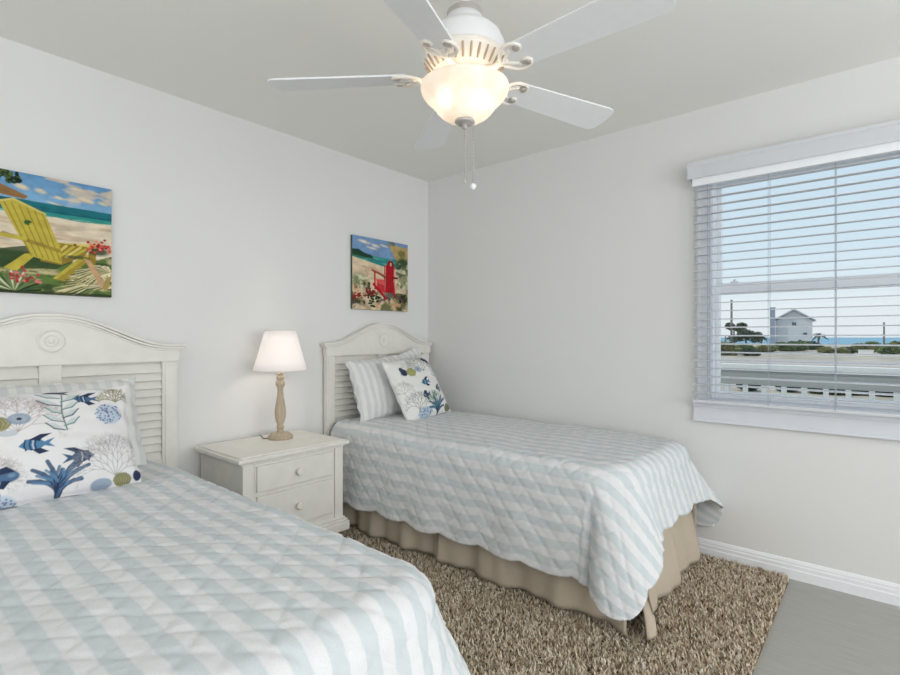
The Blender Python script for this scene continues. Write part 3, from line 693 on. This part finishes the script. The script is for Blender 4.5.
# ================================================================== NIGHTSTAND
ns = thing('nightstand', 'antique white two drawer nightstand standing between the two beds', 'nightstand', (-1.520, -.27, 0))
def npart(name, bm, bevel=.003, parent=ns, m=M_furn, **k): return obj(name, bm, m, parent, bevel=bevel, **k)
hw = .290; yf = -.205; yb = .24; ZT = .62
bm = bmesh.new(); box(bm, -hw, hw, yf, yb, .135, .585); box(bm, -hw-.004, -hw+.05, yf-.010, yf, .15, .579); box(bm, hw-.05, hw+.004, yf-.010, yf, .15, .579)
npart('body', bm)
bm = bmesh.new()
for (z0, z1, g) in ((.576, .588, .010), (.588, .594, .020), (.594, .613, .034)):
    box(bm, -hw-g, hw+g, yf-g+.004, yb, z0, z1)
box(bm, -hw-.016, hw+.016, yf-.014, yb-.005, .613, .620)
npart('table_top', bm, .0055)
bm = bmesh.new()
for (z0, z1, g) in ((.115, .165, .034), (.165, .178, .026), (.178, .19, .015)):
    box(bm, -hw-g, hw+g, yf-g, yb, z0, z1)
npart('plinth', bm, .005)
for sx_ in (-1, 1):
    for sy_ in (yf+.05, yb-.05):
        bm = bmesh.new(); box(bm, sx_*(hw-.04)-.022, sx_*(hw-.04)+.022, sy_-.022, sy_+.022, 0, .118); npart('leg', bm)
for (z0, z1) in ((.440, .565), (.232, .418)):
    bm = bmesh.new(); box(bm, -hw+.058, hw-.058, yf-.004, yf, z0-.008, z1+.008); box(bm, -hw+.066, hw-.066, yf-.018, yf-.004, z0, z1)
    d = npart('drawer', bm, .006)
    bm = bmesh.new(); lathe(bm, [(.009, 0), (.007, .006), (.008, .012), (.017, .016), (.0195, .022), (.017, .027), (.011, .029), (.009, .027), (.005, .029), (.0005, .030)], 24, Matrix.Translation((0, yf-.018, (z0+z1)/2)) @ Matrix.Rotation(PI/2, 4, 'X'))
    npart('drawer_knob', bm, 0, d, M_furn2, smooth=True)

# ================================================================== TABLE LAMP
lp = thing('table_lamp', 'turned pale wood table lamp with white shade lit on the nightstand', 'lamp', (-1.440, -.195, .6205))
bm = bmesh.new()
lathe(bm, [(.067, 0), (.069, .003), (.069, .013), (.066, .017), (.056, .018), (.056, .026), (.052, .030), (.030, .033), (.020, .036), (.017, .048), (.0165, .056)], 40)
obj('lamp_base', bm, M_wood, lp, smooth=True)
bm = bmesh.new()
lathe(bm, [(.0165, .054), (.020, .060), (.0225, .066), (.018, .072), (.016, .078), (.022, .092), (.0285, .115), (.031, .140), (.030, .165), (.025, .195), (.0185, .235), (.0155, .268), (.0165, .285),
           (.024, .298), (.0265, .310), (.025, .320), (.019, .326), (.017, .332), (.0225, .338), (.0225, .347), (.016, .353), (.015, .359), (.019, .364), (.019, .370), (.012, .374)], 40)
obj('turned_column', bm, M_wood, lp, smooth=True)
bm = bmesh.new(); lathe(bm, [(.0125, .372), (.0125, .43), (.010, .432)], 24); obj('candle_tube', bm, mat('ivory_tube', (238, 230, 212), .5, noise_amt=.01), lp, smooth=True)
def glow_mat(name, c, emit, ec, transl=.6, veins=0, clear=0):
    m = bpy.data.materials.new(name); m.use_nodes = True; N = m.node_tree.nodes; L = m.node_tree.links; N.clear()
    o_ = N.new('ShaderNodeOutputMaterial'); d = N.new('ShaderNodeBsdfDiffuse'); t = N.new('ShaderNodeBsdfTranslucent'); mx = N.new('ShaderNodeMixShader'); em = N.new('ShaderNodeEmission'); ad = N.new('ShaderNodeAddShader')
    co = N.new('ShaderNodeTexCoord'); n = N.new('ShaderNodeTexNoise'); n.inputs['Scale'].default_value = 14 if veins else 300; n.inputs['Detail'].default_value = 6; L.new(co.outputs['Object'], n.inputs[0])
    r = N.new('ShaderNodeValToRGB'); cc = srgb(c); v = veins or .03
    r.color_ramp.elements[0].position = .35; r.color_ramp.elements[1].position = .6
    r.color_ramp.elements[0].color = (cc[0]*(1-v*.4), cc[1]*(1-v*.8), cc[2]*(1-v*1.2), 1); r.color_ramp.elements[1].color = (*cc, 1); L.new(n.outputs[0], r.inputs[0])
    L.new(r.outputs[0], d.inputs[0]); L.new(r.outputs[0], t.inputs[0]); mx.inputs[0].default_value = transl
    L.new(d.outputs[0], mx.inputs[1]); L.new(t.outputs[0], mx.inputs[2]); L.new(mx.outputs[0], ad.inputs[0])
    em.inputs[0].default_value = (*srgb(ec), 1); em.inputs[1].default_value = emit; L.new(em.outputs[0], ad.inputs[1]); last = ad.outputs[0]
    if clear:
        tp = N.new('ShaderNodeBsdfTransparent'); m2 = N.new('ShaderNodeMixShader'); m2.inputs[0].default_value = clear; L.new(last, m2.inputs[1]); L.new(tp.outputs[0], m2.inputs[2]); last = m2.outputs[0]
    L.new(last, o_.inputs[0]); return m
M_shade = glow_mat('lit_linen_shade', (236, 233, 231), .20, (255, 250, 248), transl=.36)
bm = bmesh.new(); seg = 64
lathe_pts = [(.146, .385), (.084, .610)]
rings = []
for r_, z_ in ((.146, .385), (.1305, .441), (.115, .497), (.0995, .553), (.084, .610)):
    rings.append([bm.verts.new((r_*math.cos(2*PI*i/seg), r_*math.sin(2*PI*i/seg), z_)) for i in range(seg)])
for a, b in zip(rings, rings[1:]):
    for i in range(seg): bm.faces.new((a[i], a[(i+1) % seg], b[(i+1) % seg], b[i]))
shade = obj('lamp_shade', bm, M_shade, lp, smooth=True)
so = shade.modifiers.new('thick', 'SOLIDIFY'); so.thickness = .0012
bm = bmesh.new()
for r_, z_ in ((.1465, .386), (.0845, .609)): tube(bm, [(r_*math.cos(2*PI*i/48), r_*math.sin(2*PI*i/48), z_) for i in range(49)], .0018, 6)
for k_ in range(3):
    a = k_*2*PI/3; tube(bm, [(0, 0, .595), (.084*math.cos(a), .084*math.sin(a), .606)], .0012, 6)
tube(bm, [(0, 0, .50), (.035, 0, .53), (.030, 0, .58), (0, 0, .597)], .0012, 6); tube(bm, [(.0, 0, .44), (.035, 0, .50), (.035, 0, .53)], .0012, 6)
obj('shade_trim', bm, mat('shade_trim', (236, 230, 222), .8, noise_amt=.01), shade)
bm = bmesh.new(); lathe(bm, [(.010, .432), (.013, .44), (.022, .47), (.026, .49), (.022, .51), (.010, .52), (.001, .523)], 20)
obj('light_bulb', bm, mat('lit_bulb', (255, 240, 220), .5, emit=6, emc=(255, 236, 205)), lp, smooth=True)
l = light('lamp_light', 'POINT', (0, 0, .485), (0, 0, 0), 3.6, (1, .91, .82), shadow_soft_size=.03); l.parent = lp
bm = bmesh.new(); tube(bm, [(-.060, .015, .006), (-.074, .022, .008), (-.080, .035, .006), (-.072, .060, .004), (-.05, .11, .003), (-.03, .17, .003)], .0028, 8)
obj('power_cord', bm, M_rubber, lp, smooth=True)

# ================================================================== CEILING FAN
FX, FY = -1.690, -1.730
fan = thing('ceiling_fan', 'white five blade ceiling fan with lit alabaster glass bowl and pull chains', 'ceiling fan', (FX, FY, H))
def fz(z): return z-H
def fpart(name, bm, m=M_fan, parent=fan, **k): return obj(name, bm, m, parent, **k)
bm = bmesh.new(); lathe(bm, [(.075, 0), (.078, -.012), (.070, -.035), (.045, -.062), (.030, -.068)], 40); fpart('canopy', bm, smooth=True)
bm = bmesh.new(); lathe(bm, [(.014, -.05), (.014, -.19)], 20); fpart('downrod', bm, smooth=True)
bm = bmesh.new(); lathe(bm, [(.020, fz(2.30)), (.050, fz(2.285)), (.060, fz(2.275)), (.060, fz(2.250))], 40); fpart('collar', bm, M_steel, smooth=False)
bm = bmesh.new(); lathe(bm, [(.058, fz(2.262)), (.066, fz(2.245)), (.072, fz(2.238)), (.074, fz(2.230)), (.098, fz(2.215)), (.118, fz(2.195)), (.121, fz(2.192)), (.123, fz(2.185)), (.133, fz(2.165)), (.134, fz(2.128)), (.131, fz(2.122))], 56)
fpart('motor_housing', bm, smooth=True)
bm = bmesh.new(); lathe(bm, [(.134, fz(2.128)), (.138, fz(2.122)), (.138, fz(2.112)), (.126, fz(2.098)), (.112, fz(2.078)), (.100, fz(2.068)), (.060, fz(2.062))], 56)
ring = fpart('vent_ring', bm, M_cream, smooth=True)
bm = bmesh.new()
for k_ in range(30):
    a = 2*PI*k_/30
    if k_ % 8 in (3, 7) and False: continue
    R_ = Matrix.Rotation(a, 4, 'Z')
    tube(bm, [R_ @ Vector((.1345, 0, fz(2.107))), R_ @ Vector((.1215, 0, fz(2.089))), R_ @ Vector((.108, 0, fz(2.072)))], [.0035, .0045, .0035], 6)
obj('vent_fins', bm, M_groove, ring)
# blades
pitch = math.radians(-12)
def blade_poly():
    pts = []
    r0, r1, w0, w1 = .185, .664, .056, .070
    pts += [(r0+.012, -w0+.004), (r0, -w0+.02), (r0, w0-.02), (r0+.012, w0-.004)]
    pts += [(r1-.035, w1)]
    for i in range(1, 6):
        a = PI/2*(1-i/6); pts.append((r1-.035+.035*math.cos(a), w1-.035+.035*math.sin(a)))
    pts += [(r1+.003, 0)]
    for i in range(1, 6):
        a = -PI/2*i/6; pts.append((r1-.035+.035*math.cos(a), -w1+.035+.035*math.sin(a)))
    pts += [(r1-.035, -w1)]
    return pts
BZ = 2.062
def make_blade():
    bm = bmesh.new(); pts = blade_poly(); a = [bm.verts.new((x, y, .003)) for x, y in pts]; b = [bm.verts.new((x, y, -.003)) for x, y in pts]
    bm.faces.new(a); bm.faces.new(b[::-1]); n = len(pts)
    for i in range(n): bm.faces.new((a[i], b[i], b[(i+1) % n], a[(i+1) % n]))
    bl_ = obj('blade', bm, M_fan, fan, bevel=.001)
    # scrolled blade iron under the blade
    bm = bmesh.new(); zz = -.006
    arm = [(.085, 0, -.004), (.12, 0, -.008), (.15, 0, zz), (.175, 0, zz)]
    tube(bm, arm, [.012, .009, .008, .008], 10)
    for sg in (-1, 1):
        c = [(.15, sg*.004), (.158, sg*.022), (.172, sg*.042), (.192, sg*.054), (.214, sg*.056), (.232, sg*.048), (.240, sg*.034), (.234, sg*.022), (.222, sg*.019), (.213, sg*.026)]
        tube(bm, [(x, y, zz) for x, y in c], [.0055, .006, .006, .006, .0055, .005, .0045, .004, .004, .004], 10)
        c2 = [(.165, sg*.003), (.180, sg*.018), (.195, sg*.026), (.203, sg*.038)]
        tube(bm, [(x, y, zz) for x, y in c2], [.006, .0055, .005, .004], 8)
    ir = obj('blade_iron', bm, M_cream, bl_, smooth=True)
    for sg in (-1, 1):
        bm = bmesh.new(); lathe(bm, [(.012, -.003), (.012, -.009), (.009, -.012), (.004, -.013), (.0005, -.013)], 20, Matrix.Translation((.224, sg*.032, 0)))
        obj('scroll_medallion', bm, M_steel, bl_, smooth=True)
    return bl_
b0 = make_blade()
blades = [b0]
for i in range(4):
    c = b0.copy(); COL.objects.link(c); c.parent = fan
    for ch in [q for q in b0.children]:
        d = ch.copy(); COL.objects.link(d); d.parent = c
    blades.append(c)
for i, bld in enumerate(blades):
    bld.location = (0, 0, fz(BZ)); ang = math.radians(-90.5+72*i)
    bld.rotation_euler = (Matrix.Rotation(ang, 3, 'Z') @ Matrix.Rotation(pitch, 3, 'X')).to_euler()
M_bowl = glow_mat('alabaster_glass', (238, 234, 228), .13, (255, 247, 236), .13, .16, clear=.12)
bm = bmesh.new(); lathe(bm, [(.060, fz(2.065)), (.062, fz(2.045)), (.105, fz(2.038)), (.107, fz(2.030)), (.060, fz(2.026))], 48); fpart('light_fitter', bm, M_cream, smooth=True)
bm = bmesh.new(); prof = [(.135, 2.036), (.146, 2.030), (.148, 2.022), (.145, 2.010), (.134, 1.992), (.122, 1.980), (.112, 1.972), (.104, 1.962), (.094, 1.948), (.080, 1.934), (.062, 1.922), (.040, 1.916), (.010, 1.914)]
rings = [[bm.verts.new((r_*math.cos(2*PI*i/64), r_*math.sin(2*PI*i/64), fz(z_))) for i in range(64)] for r_, z_ in prof]
for a, b in zip(rings, rings[1:]):
    for i in range(64): bm.faces.new((a[i], a[(i+1) % 64], b[(i+1) % 64], b[i]))
bowl = fpart('light_bowl', bm, M_bowl, smooth=True)
so = bowl.modifiers.new('thick', 'SOLIDIFY'); so.thickness = .003; so.offset = -1
bm = bmesh.new(); lathe(bm, [(.001, fz(1.917)), (.033, fz(1.917)), (.034, fz(1.910)), (.026, fz(1.904)), (.010, fz(1.902)), (.009, fz(1.892)), (.006, fz(1.888)), (.0005, fz(1.887))], 32); fpart('finial', bm, M_steel, smooth=True)
M_blb = mat('fan_bulb', (255, 245, 230), .5, emit=22, emc=(255, 244, 226))
for (dx, dy) in ((.045, -.045), (-.045, .05)):
    bm = bmesh.new(); lathe(bm, [(.009, fz(2.03)), (.012, fz(2.015)), (.024, fz(1.995)), (.027, fz(1.982)), (.022, fz(1.966)), (.010, fz(1.958)), (.001, fz(1.957))], 20, Matrix.Translation((dx, dy, 0)))
    fpart('light_bulb', bm, M_blb, smooth=True)
    l = light('fan_light', 'POINT', (dx, dy, fz(1.985)), (0, 0, 0), 5.6, (1, .98, .96), shadow_soft_size=.027); l.parent = fan
for (dx, dy, zb) in ((.0, .0, 1.72), (.022, -.018, 1.70)):
    bm = bmesh.new(); z = 1.889
    tube(bm, [(dx, dy, fz(1.90)), (dx, dy, fz(zb))], .0011, 6)
    while z > zb:
        bmesh.ops.create_icosphere(bm, subdivisions=1, radius=.0021, matrix=Matrix.Translation((dx, dy, fz(z)))); z -= .012
    ch = fpart('pull_chain', bm, M_steel, smooth=True)
    bm = bmesh.new()
    if dx: lathe(bm, [(.001, fz(zb+.008)), (.010, fz(zb+.004)), (.011, fz(zb-.004)), (.006, fz(zb-.012)), (.001, fz(zb-.014))], 16, Matrix.Translation((dx, dy, 0)))
    else: lathe(bm, [(.001, fz(zb+.004)), (.0035, fz(zb)), (.0035, fz(zb-.014)), (.001, fz(zb-.016))], 12, Matrix.Translation((dx, dy, 0)))
    obj('chain_pull', bm, M_fan if dx else M_steel, ch, smooth=True)

# ================================================================== SHAG RUG
rug = thing('shag_rug', 'beige and brown shag rug lying under both beds', 'rug', (-1.3, -1.4, 0))
GX0, GX1, GY0, GY1 = -2.62, -.035, -2.445, -.30
bm = bmesh.new(); box(bm, GX0+1.3, GX1+1.3, GY0+1.4, GY1+1.4, .001, .008); obj('rug_backing', bm, mat('rug_backing', (112, 97, 78), 1, noise_amt=.2, noise_scale=60), rug)
NT = 125000
x = rng.uniform(GX0, GX1, NT*2); y = rng.uniform(GY0, GY1, NT*2)
keep = ~((x > -.93) & (x < -.16) & (y > -1.93)) & ~((x < -2.10) & (y > -1.9))
x, y = x[keep][:NT], y[keep][:NT]; n = len(x)
fx = 3*x; fy = 3*y
cl = np.sin(fx*9.1+2*np.sin(fy*7.3))*np.sin(fy*8.7+2*np.sin(fx*6.1))
yaw = rng.uniform(0, 2*PI, n); lean = rng.uniform(.25, 1.15, n); ht = rng.uniform(.014, .030, n); wd = rng.uniform(.0020, .0040, n)
dx, dy = np.cos(yaw), np.sin(yaw); px, py = -dy, dx
V = np.zeros((n, 5, 3)); z0 = .006
V[:, 0] = np.stack([x-px*wd*.7, y-py*wd*.7, np.full(n, z0)], -1); V[:, 1] = np.stack([x+px*wd*.7, y+py*wd*.7, np.full(n, z0)], -1)
mxx, myy = x+dx*ht*np.sin(lean*.4)*.6, y+dy*ht*np.sin(lean*.4)*.6; mz = z0+ht*.6*np.cos(lean*.5)
V[:, 2] = np.stack([mxx+px*wd, myy+py*wd, mz], -1); V[:, 3] = np.stack([mxx-px*wd, myy-py*wd, mz], -1)
V[:, 4] = np.stack([mxx+dx*ht*np.sin(lean)*.5, myy+dy*ht*np.sin(lean)*.5, mz+ht*.45*np.cos(lean)], -1)
V[..., 0] = np.clip(V[..., 0], -9, -.019)
V += np.array([1.3, 1.4, 0])
base = (np.arange(n)*5)[:, None]
loops = np.concatenate([base+np.array([[0, 1, 2, 3]]), base+np.array([[3, 2, 4]])], 1).reshape(-1)
tot = np.tile([4, 3], n); start = np.concatenate([[0], np.cumsum(tot)[:-1]])
me = bpy.data.meshes.new('rug_pile'); me.vertices.add(n*5); me.vertices.foreach_set('co', V.reshape(-1).astype(np.float32))
me.loops.add(len(loops)); me.loops.foreach_set('vertex_index', loops.astype(np.int32)); me.polygons.add(2*n)
me.polygons.foreach_set('loop_start', start.astype(np.int32)); me.polygons.foreach_set('loop_total', tot.astype(np.int32)); me.update(calc_edges=True)
pal = np.array([srgb(c) for c in ((224, 212, 192), (208, 193, 169), (236, 228, 212), (186, 168, 143), (152, 131, 105), (116, 97, 76))])
ci = rng.choice(6, n, p=[.26, .24, .17, .16, .11, .06]); cc = pal[ci]*rng.uniform(.85, 1.12, (n, 1)); cc = np.repeat(cc, 5, 0)
ca = me.color_attributes.new('Col', 'FLOAT_COLOR', 'POINT'); c4 = np.ones((n*5, 4), np.float32); c4[:, :3] = cc; ca.data.foreach_set('color', c4.reshape(-1))
pile = link('rug_pile', me, M_pile, rug); pile['kind'] = 'stuff'

# ================================================================== OUTDOORS
GZ = -1.0
m = mat('dune_ground', (178, 167, 150), 1, noise_amt=.30, noise_scale=.35)
bm = bmesh.new(); box(bm, 8, 200, -120, 180, GZ-.6, GZ); struct(obj('dune_ground', bm, m))
bm = bmesh.new(); box(bm, 198, 7000, -5000, 5000, GZ-1.2, GZ-.7); struct(obj('sea_water', bm, mat('sea_water', (138, 172, 188), .9, noise_amt=.05, noise_scale=.02, spec=.0)))
bm = bmesh.new(); box(bm, 46, 56, -110, 160, GZ, GZ+.03); struct(obj('road', bm, mat('pale_asphalt', (186, 174, 168), .95, noise_amt=.05, noise_scale=2)))
bm = bmesh.new(); box(bm, .12, 1.66, -4.5, 3.0, -.12, -.03); struct(obj('deck_floor', bm, mat('deck_board', (150, 148, 142), .9, noise_amt=.1, noise_scale=4, stretch=(1, 12, 1))))
# railing
rl = thing('deck_railing', 'white deck railing with a wide grey board outside the window', 'railing', (1.55, -1.0, -.03))
def rpart(name, bm, m, **k):
    for v in bm.verts: v.co -= Vector(rl.location)
    return obj(name, bm, m, rl, **k)
M_rail = mat('rail_white', (236, 236, 232), .6, noise_amt=.02); M_board = mat('weathered_rail_board', (172, 174, 170), .8, noise_amt=.08, noise_scale=3, stretch=(1, .5, 6))
bm = bmesh.new(); box(bm, 1.505, 1.575, -4.5, 3.0, .945, .983); rpart('top_rail', bm, M_rail, bevel=.003)
bm = bmesh.new(); box(bm, 1.52, 1.56, -4.5, 3.0, .822, .9445); rpart('rail_board', bm, M_board, bevel=.003)
bm = bmesh.new(); box(bm, 1.52, 1.56, -4.5, 3.0, .05, .12); rpart('bottom_rail', bm, M_rail, bevel=.003)
y = -4.4; bm = bmesh.new(); box(bm, -.018, .018, -.016, .016, .12, .822); me0 = None
first = None
while y < 2.9:
    if first is None:
        for v in bm.verts: v.co -= Vector((0, 0, rl.location.z))
        first = obj('baluster', bm, M_rail, rl); o = first
    else:
        o = first.copy(); COL.objects.link(o); o.parent = rl
    o.location = (1.54-rl.location.x, y-rl.location.y, 0); y += .128
# house
hx, hy, hr = 124.0, 11.6, math.radians(8)
ho = thing('beach_house', 'small grey beach house with pitched roof by the sea', 'house', (hx, hy, GZ), rot=(0, 0, hr))
Mh = mat('house_siding', (205, 208, 212), .9, noise_amt=.03, noise_scale=2); Mr = mat('house_roof', (190, 196, 204), .8, noise_amt=.03, noise_scale=2); Mg = mat('house_glass', (70, 95, 120), .3, noise_amt=.1)
bm = bmesh.new(); box(bm, -3.1, 3.1, -3.1, 3.1, 0, 5.7); prism(bm, [(-3.1, 5.6), (3.1, 5.6), (0, 7.6)], -3.0, 3.0, M=Matrix.Rotation(PI/2, 4, 'Z')); obj('siding', bm, Mh, ho)
bm = bmesh.new()
for sg in (-1, 1):
    prism(bm, [(0, 8.0), (sg*3.7, 5.65), (sg*3.7, 5.4), (0, 7.65)], -3.6, 3.6, M=Matrix.Rotation(PI/2, 4, 'Z'))
obj('roof', bm, Mr, ho)
bm = bmesh.new(); box(bm, -4.0, -3.2, 3.15, 4.0, 0, 8.0); box(bm, -4.1, -3.1, 3.1, 4.1, 8.0, 8.3); obj('chimney', bm, mat('chimney_stone', (150, 160, 176), .9, noise_amt=.1), ho)
for (a, b, c, d) in ((-.4, .3, 4.6, 5.2), (-2.2, -1.6, 2.5, 3.1), (-1.4, .9, .5, 1.4)):
    bm = bmesh.new(); box(bm, -3.2, -3.08, a, b, c, d); obj('window', bm, Mg, ho)
for yy in (3.0, 4.0):
    pass
# utility poles
M_pole = mat('weathered_pole', (120, 118, 112), .9, noise_amt=.1)
def at(u, D):
    t = (u-450)/512.; F = (math.cos(A), math.sin(A)); R_ = (math.sin(A), -math.cos(A)); return (-3.028+D*(F[0]+t*R_[0]), -2.8+D*(F[1]+t*R_[1]))
def pole(u, D, top, r, label, arm=False):
    X_, Y_ = at(u, D); p = thing('utility_pole', label, 'pole', (X_, Y_, GZ))
    bm = bmesh.new(); lathe(bm, [(r, 0), (r*.8, top-GZ)], 12); obj('pole_shaft', bm, M_pole, p, smooth=True)
    if arm: bm = bmesh.new(); box(bm, -.06, .06, -.8, .8, top-GZ-.9, top-GZ-.75); obj('cross_arm', bm, M_pole, p)
pole(731.5, 70, 6.3, .16, 'tall weathered utility pole left of the beach house')
pole(884, 75, 3.4, .13, 'short weathered post on the dunes near the right frame edge')
pole(725.5, 68, 1.4, .12, 'low weathered post at the left edge of the window view')
# foliage
def leafball(bm, c, r, n, seed, size, flat=.8, mi=0):
    q = random.Random(seed)
    for i in range(n):
        a = q.random()*2*PI; zz = q.uniform(-1, 1); rr = r*(q.random()**.4); s_ = math.sqrt(1-zz*zz)
        p = Vector((c[0]+rr*s_*math.cos(a), c[1]+rr*s_*math.sin(a), c[2]+rr*zz*flat))
        M_ = Matrix.Translation(p) @ Matrix.Rotation(q.random()*6.28, 4, 'Z') @ Matrix.Rotation(q.random()*3, 4, 'X')
        sz = size*q.uniform(.6, 1.3); vv = [bm.verts.new(M_ @ Vector(w)) for w in ((-sz, 0, 0), (0, -sz*.5, 0), (sz, 0, sz*.2), (0, sz*.5, 0))]; bm.faces.new(vv).material_index = mi
M_leaf = [mat('shrub_green', (96, 118, 66), .9, noise_amt=.25, noise_scale=.6), mat('shrub_olive', (132, 132, 82), .9, noise_amt=.25, noise_scale=.6), mat('shrub_dark', (66, 84, 60), .9, noise_amt=.25, noise_scale=.6)]
M_bark = mat('bark', (128, 112, 94), .95, noise_amt=.2)
def shrub(u, D, r, h, k, label, group=None):
    X_, Y_ = at(u, D); t = thing('dune_shrub', label, 'shrub', (X_, Y_, GZ), group)
    bm = bmesh.new(); q = random.Random(int(u*7))
    for i in range(5):
        a = q.random()*6.28; d = r*.55*q.random(); leafball(bm, (d*math.cos(a), d*math.sin(a)*1.2, h*q.uniform(.35, .7)), h*.55+r*.18, 260, int(u)+i, .16+h*.05, .7)
    for v in bm.verts: v.co.z = max(v.co.z, .02)
    obj('foliage', bm, M_leaf[k], t)
    bm = bmesh.new()
    for i in range(4): tube(bm, [(0, 0, 0), (q.uniform(-.3, .3)*r, q.uniform(-.3, .3)*r, h*.6)], .05, 5)
    obj('stem', bm, M_bark, t)
sh = [(727, 62, 1.9, 1.4, 1), (740, 66, 1.5, 1.1, 0), (752, 60, 1.5, .8, 2), (768, 75, 2.0, .9, 1), (782, 80, 2.2, 1.2, 0), (797, 82, 2.4, 1.3, 0), (812, 88, 2.0, 1.2, 2), (824, 72, 1.4, .7, 1), (836, 64, 1.4, .8, 1), (849, 68, 1.3, .7, 2), (860, 72, 1.7, 1.1, 1), (872, 82, 2.0, 1.3, 0), (889, 61, 1.4, 1.2, 0), (901, 68, 1.8, 1.5, 1)]
names = ['at the left edge of the window view', 'just right of the tall utility pole', 'in front of the leafy tree', 'in front of the chimney side of the house', 'in front of the left of the house', 'in front of the right of the house', 'below the lone palm', 'right of the lone palm', 'left of the blind cord line', 'right of the middle of the dunes', 'behind the white block by the road', 'between the white block and short post', 'at the foot of the short post', 'at the right edge of the window view']
for (u, D, r, h, k), nm in zip(sh, names):
    shrub(u, D, r, h, k, '%s dune shrub %s' % (('green', 'olive', 'dark green')[k], nm), 'dune shrubs beyond the road')
def tree(u, D, h, r, label, lean=0):
    X_, Y_ = at(u, D); t = thing('bushy_tree', label, 'tree', (X_, Y_, GZ))
    bm = bmesh.new(); tube(bm, [(0, 0, 0), (.1, .1, h*.5), (.1+lean, .1, h*.8)], [.2, .15, .08], 8); obj('trunk', bm, M_bark, t)
    bm = bmesh.new()
    for i in range(6): q = random.Random(int(u)+i); leafball(bm, (q.uniform(-.5, .5)*r, q.uniform(-1, 1)*r, h*.75+q.uniform(-.4, .3)*r), r*.6, 300, int(u)*3+i, .22, .6)
    obj('foliage', bm, M_leaf[2], t)
tree(746.5, 88, 3.1, 1.9, 'low dark bushy tree left of the beach house'); tree(734.5, 99, 5.5, 1.5, 'taller dark tree beside the utility pole')
def palm(u, D, h, s, label):
    X_, Y_ = at(u, D); t = thing('palm_tree', label, 'palm', (X_, Y_, GZ))
    bm = bmesh.new(); tube(bm, [(0, 0, 0), (.05, .1, h*.5), (0, 0, h)], [.22, .16, .14], 8); obj('trunk', bm, M_bark, t)
    bm = bmesh.new(); q = random.Random(int(u))
    for i in range(22):
        a = i*2.4; el = q.uniform(-.3, 1.0); d = Vector((math.cos(a)*math.cos(el), math.sin(a)*math.cos(el), math.sin(el)))
        pr = None
        for j in range(6):
            f = j/5; p = Vector((0, 0, h))+d*s*f+Vector((0, 0, -s*.6*f*f)); w = Vector((-math.sin(a), math.cos(a), 0))*s*.16*math.sin(PI*min(1, f*.9+.1))
            cur = (bm.verts.new(p-w), bm.verts.new(p+w))
            if pr: bm.faces.new((pr[0], pr[1], cur[1], cur[0]))
            pr = cur
    o = obj('fronds', bm, M_leaf[2], t); so = o.modifiers.new('thick', 'SOLIDIFY'); so.thickness = .03
palm(819, 92, 2.5, 1.5, 'lone palm right of the beach house'); palm(762, 95, 2.2, 1.2, 'small palm left of the house chimney')
X_, Y_ = at(866, 60); bm = bmesh.new(); box(bm, -.5, .5, -.7, .7, 0, .62); box(bm, -.55, .55, -.75, .75, .62, .7)
o = obj('concrete_block', bm, mat('white_concrete', (236, 232, 226), .9, noise_amt=.03), bevel=.02); o.location = (X_, Y_, GZ+.031*0); tag(o, 'small white block beside the road among the dunes', 'block')
# yard below the deck: stones and plants
X0, X1 = 8.05, 16
bm = bmesh.new(); box(bm, 1.7, 8, -25, 30, GZ-.8, GZ-.5); struct(obj('yard_ground', bm, mat('yard_gravel', (206, 200, 190), 1, noise_amt=.15, noise_scale=1.2)))

shy = [(748, 21, 'yard shrub near the left of the window, seen between balusters'), (789, 20.5, 'yard shrub seen between balusters left of the middle'), (816, 20, 'dark low yard shrub left of the second blind cord'), (838, 19.5, 'dark low yard shrub by the second blind cord'), (861, 19.5, 'dark low yard shrub below the white roadside block'), (886, 19, 'dark low yard shrub nearest the right frame edge')]
for u, D, lb in shy: shrub(u, D, .30, .42, 2, lb, 'yard shrubs below the deck')
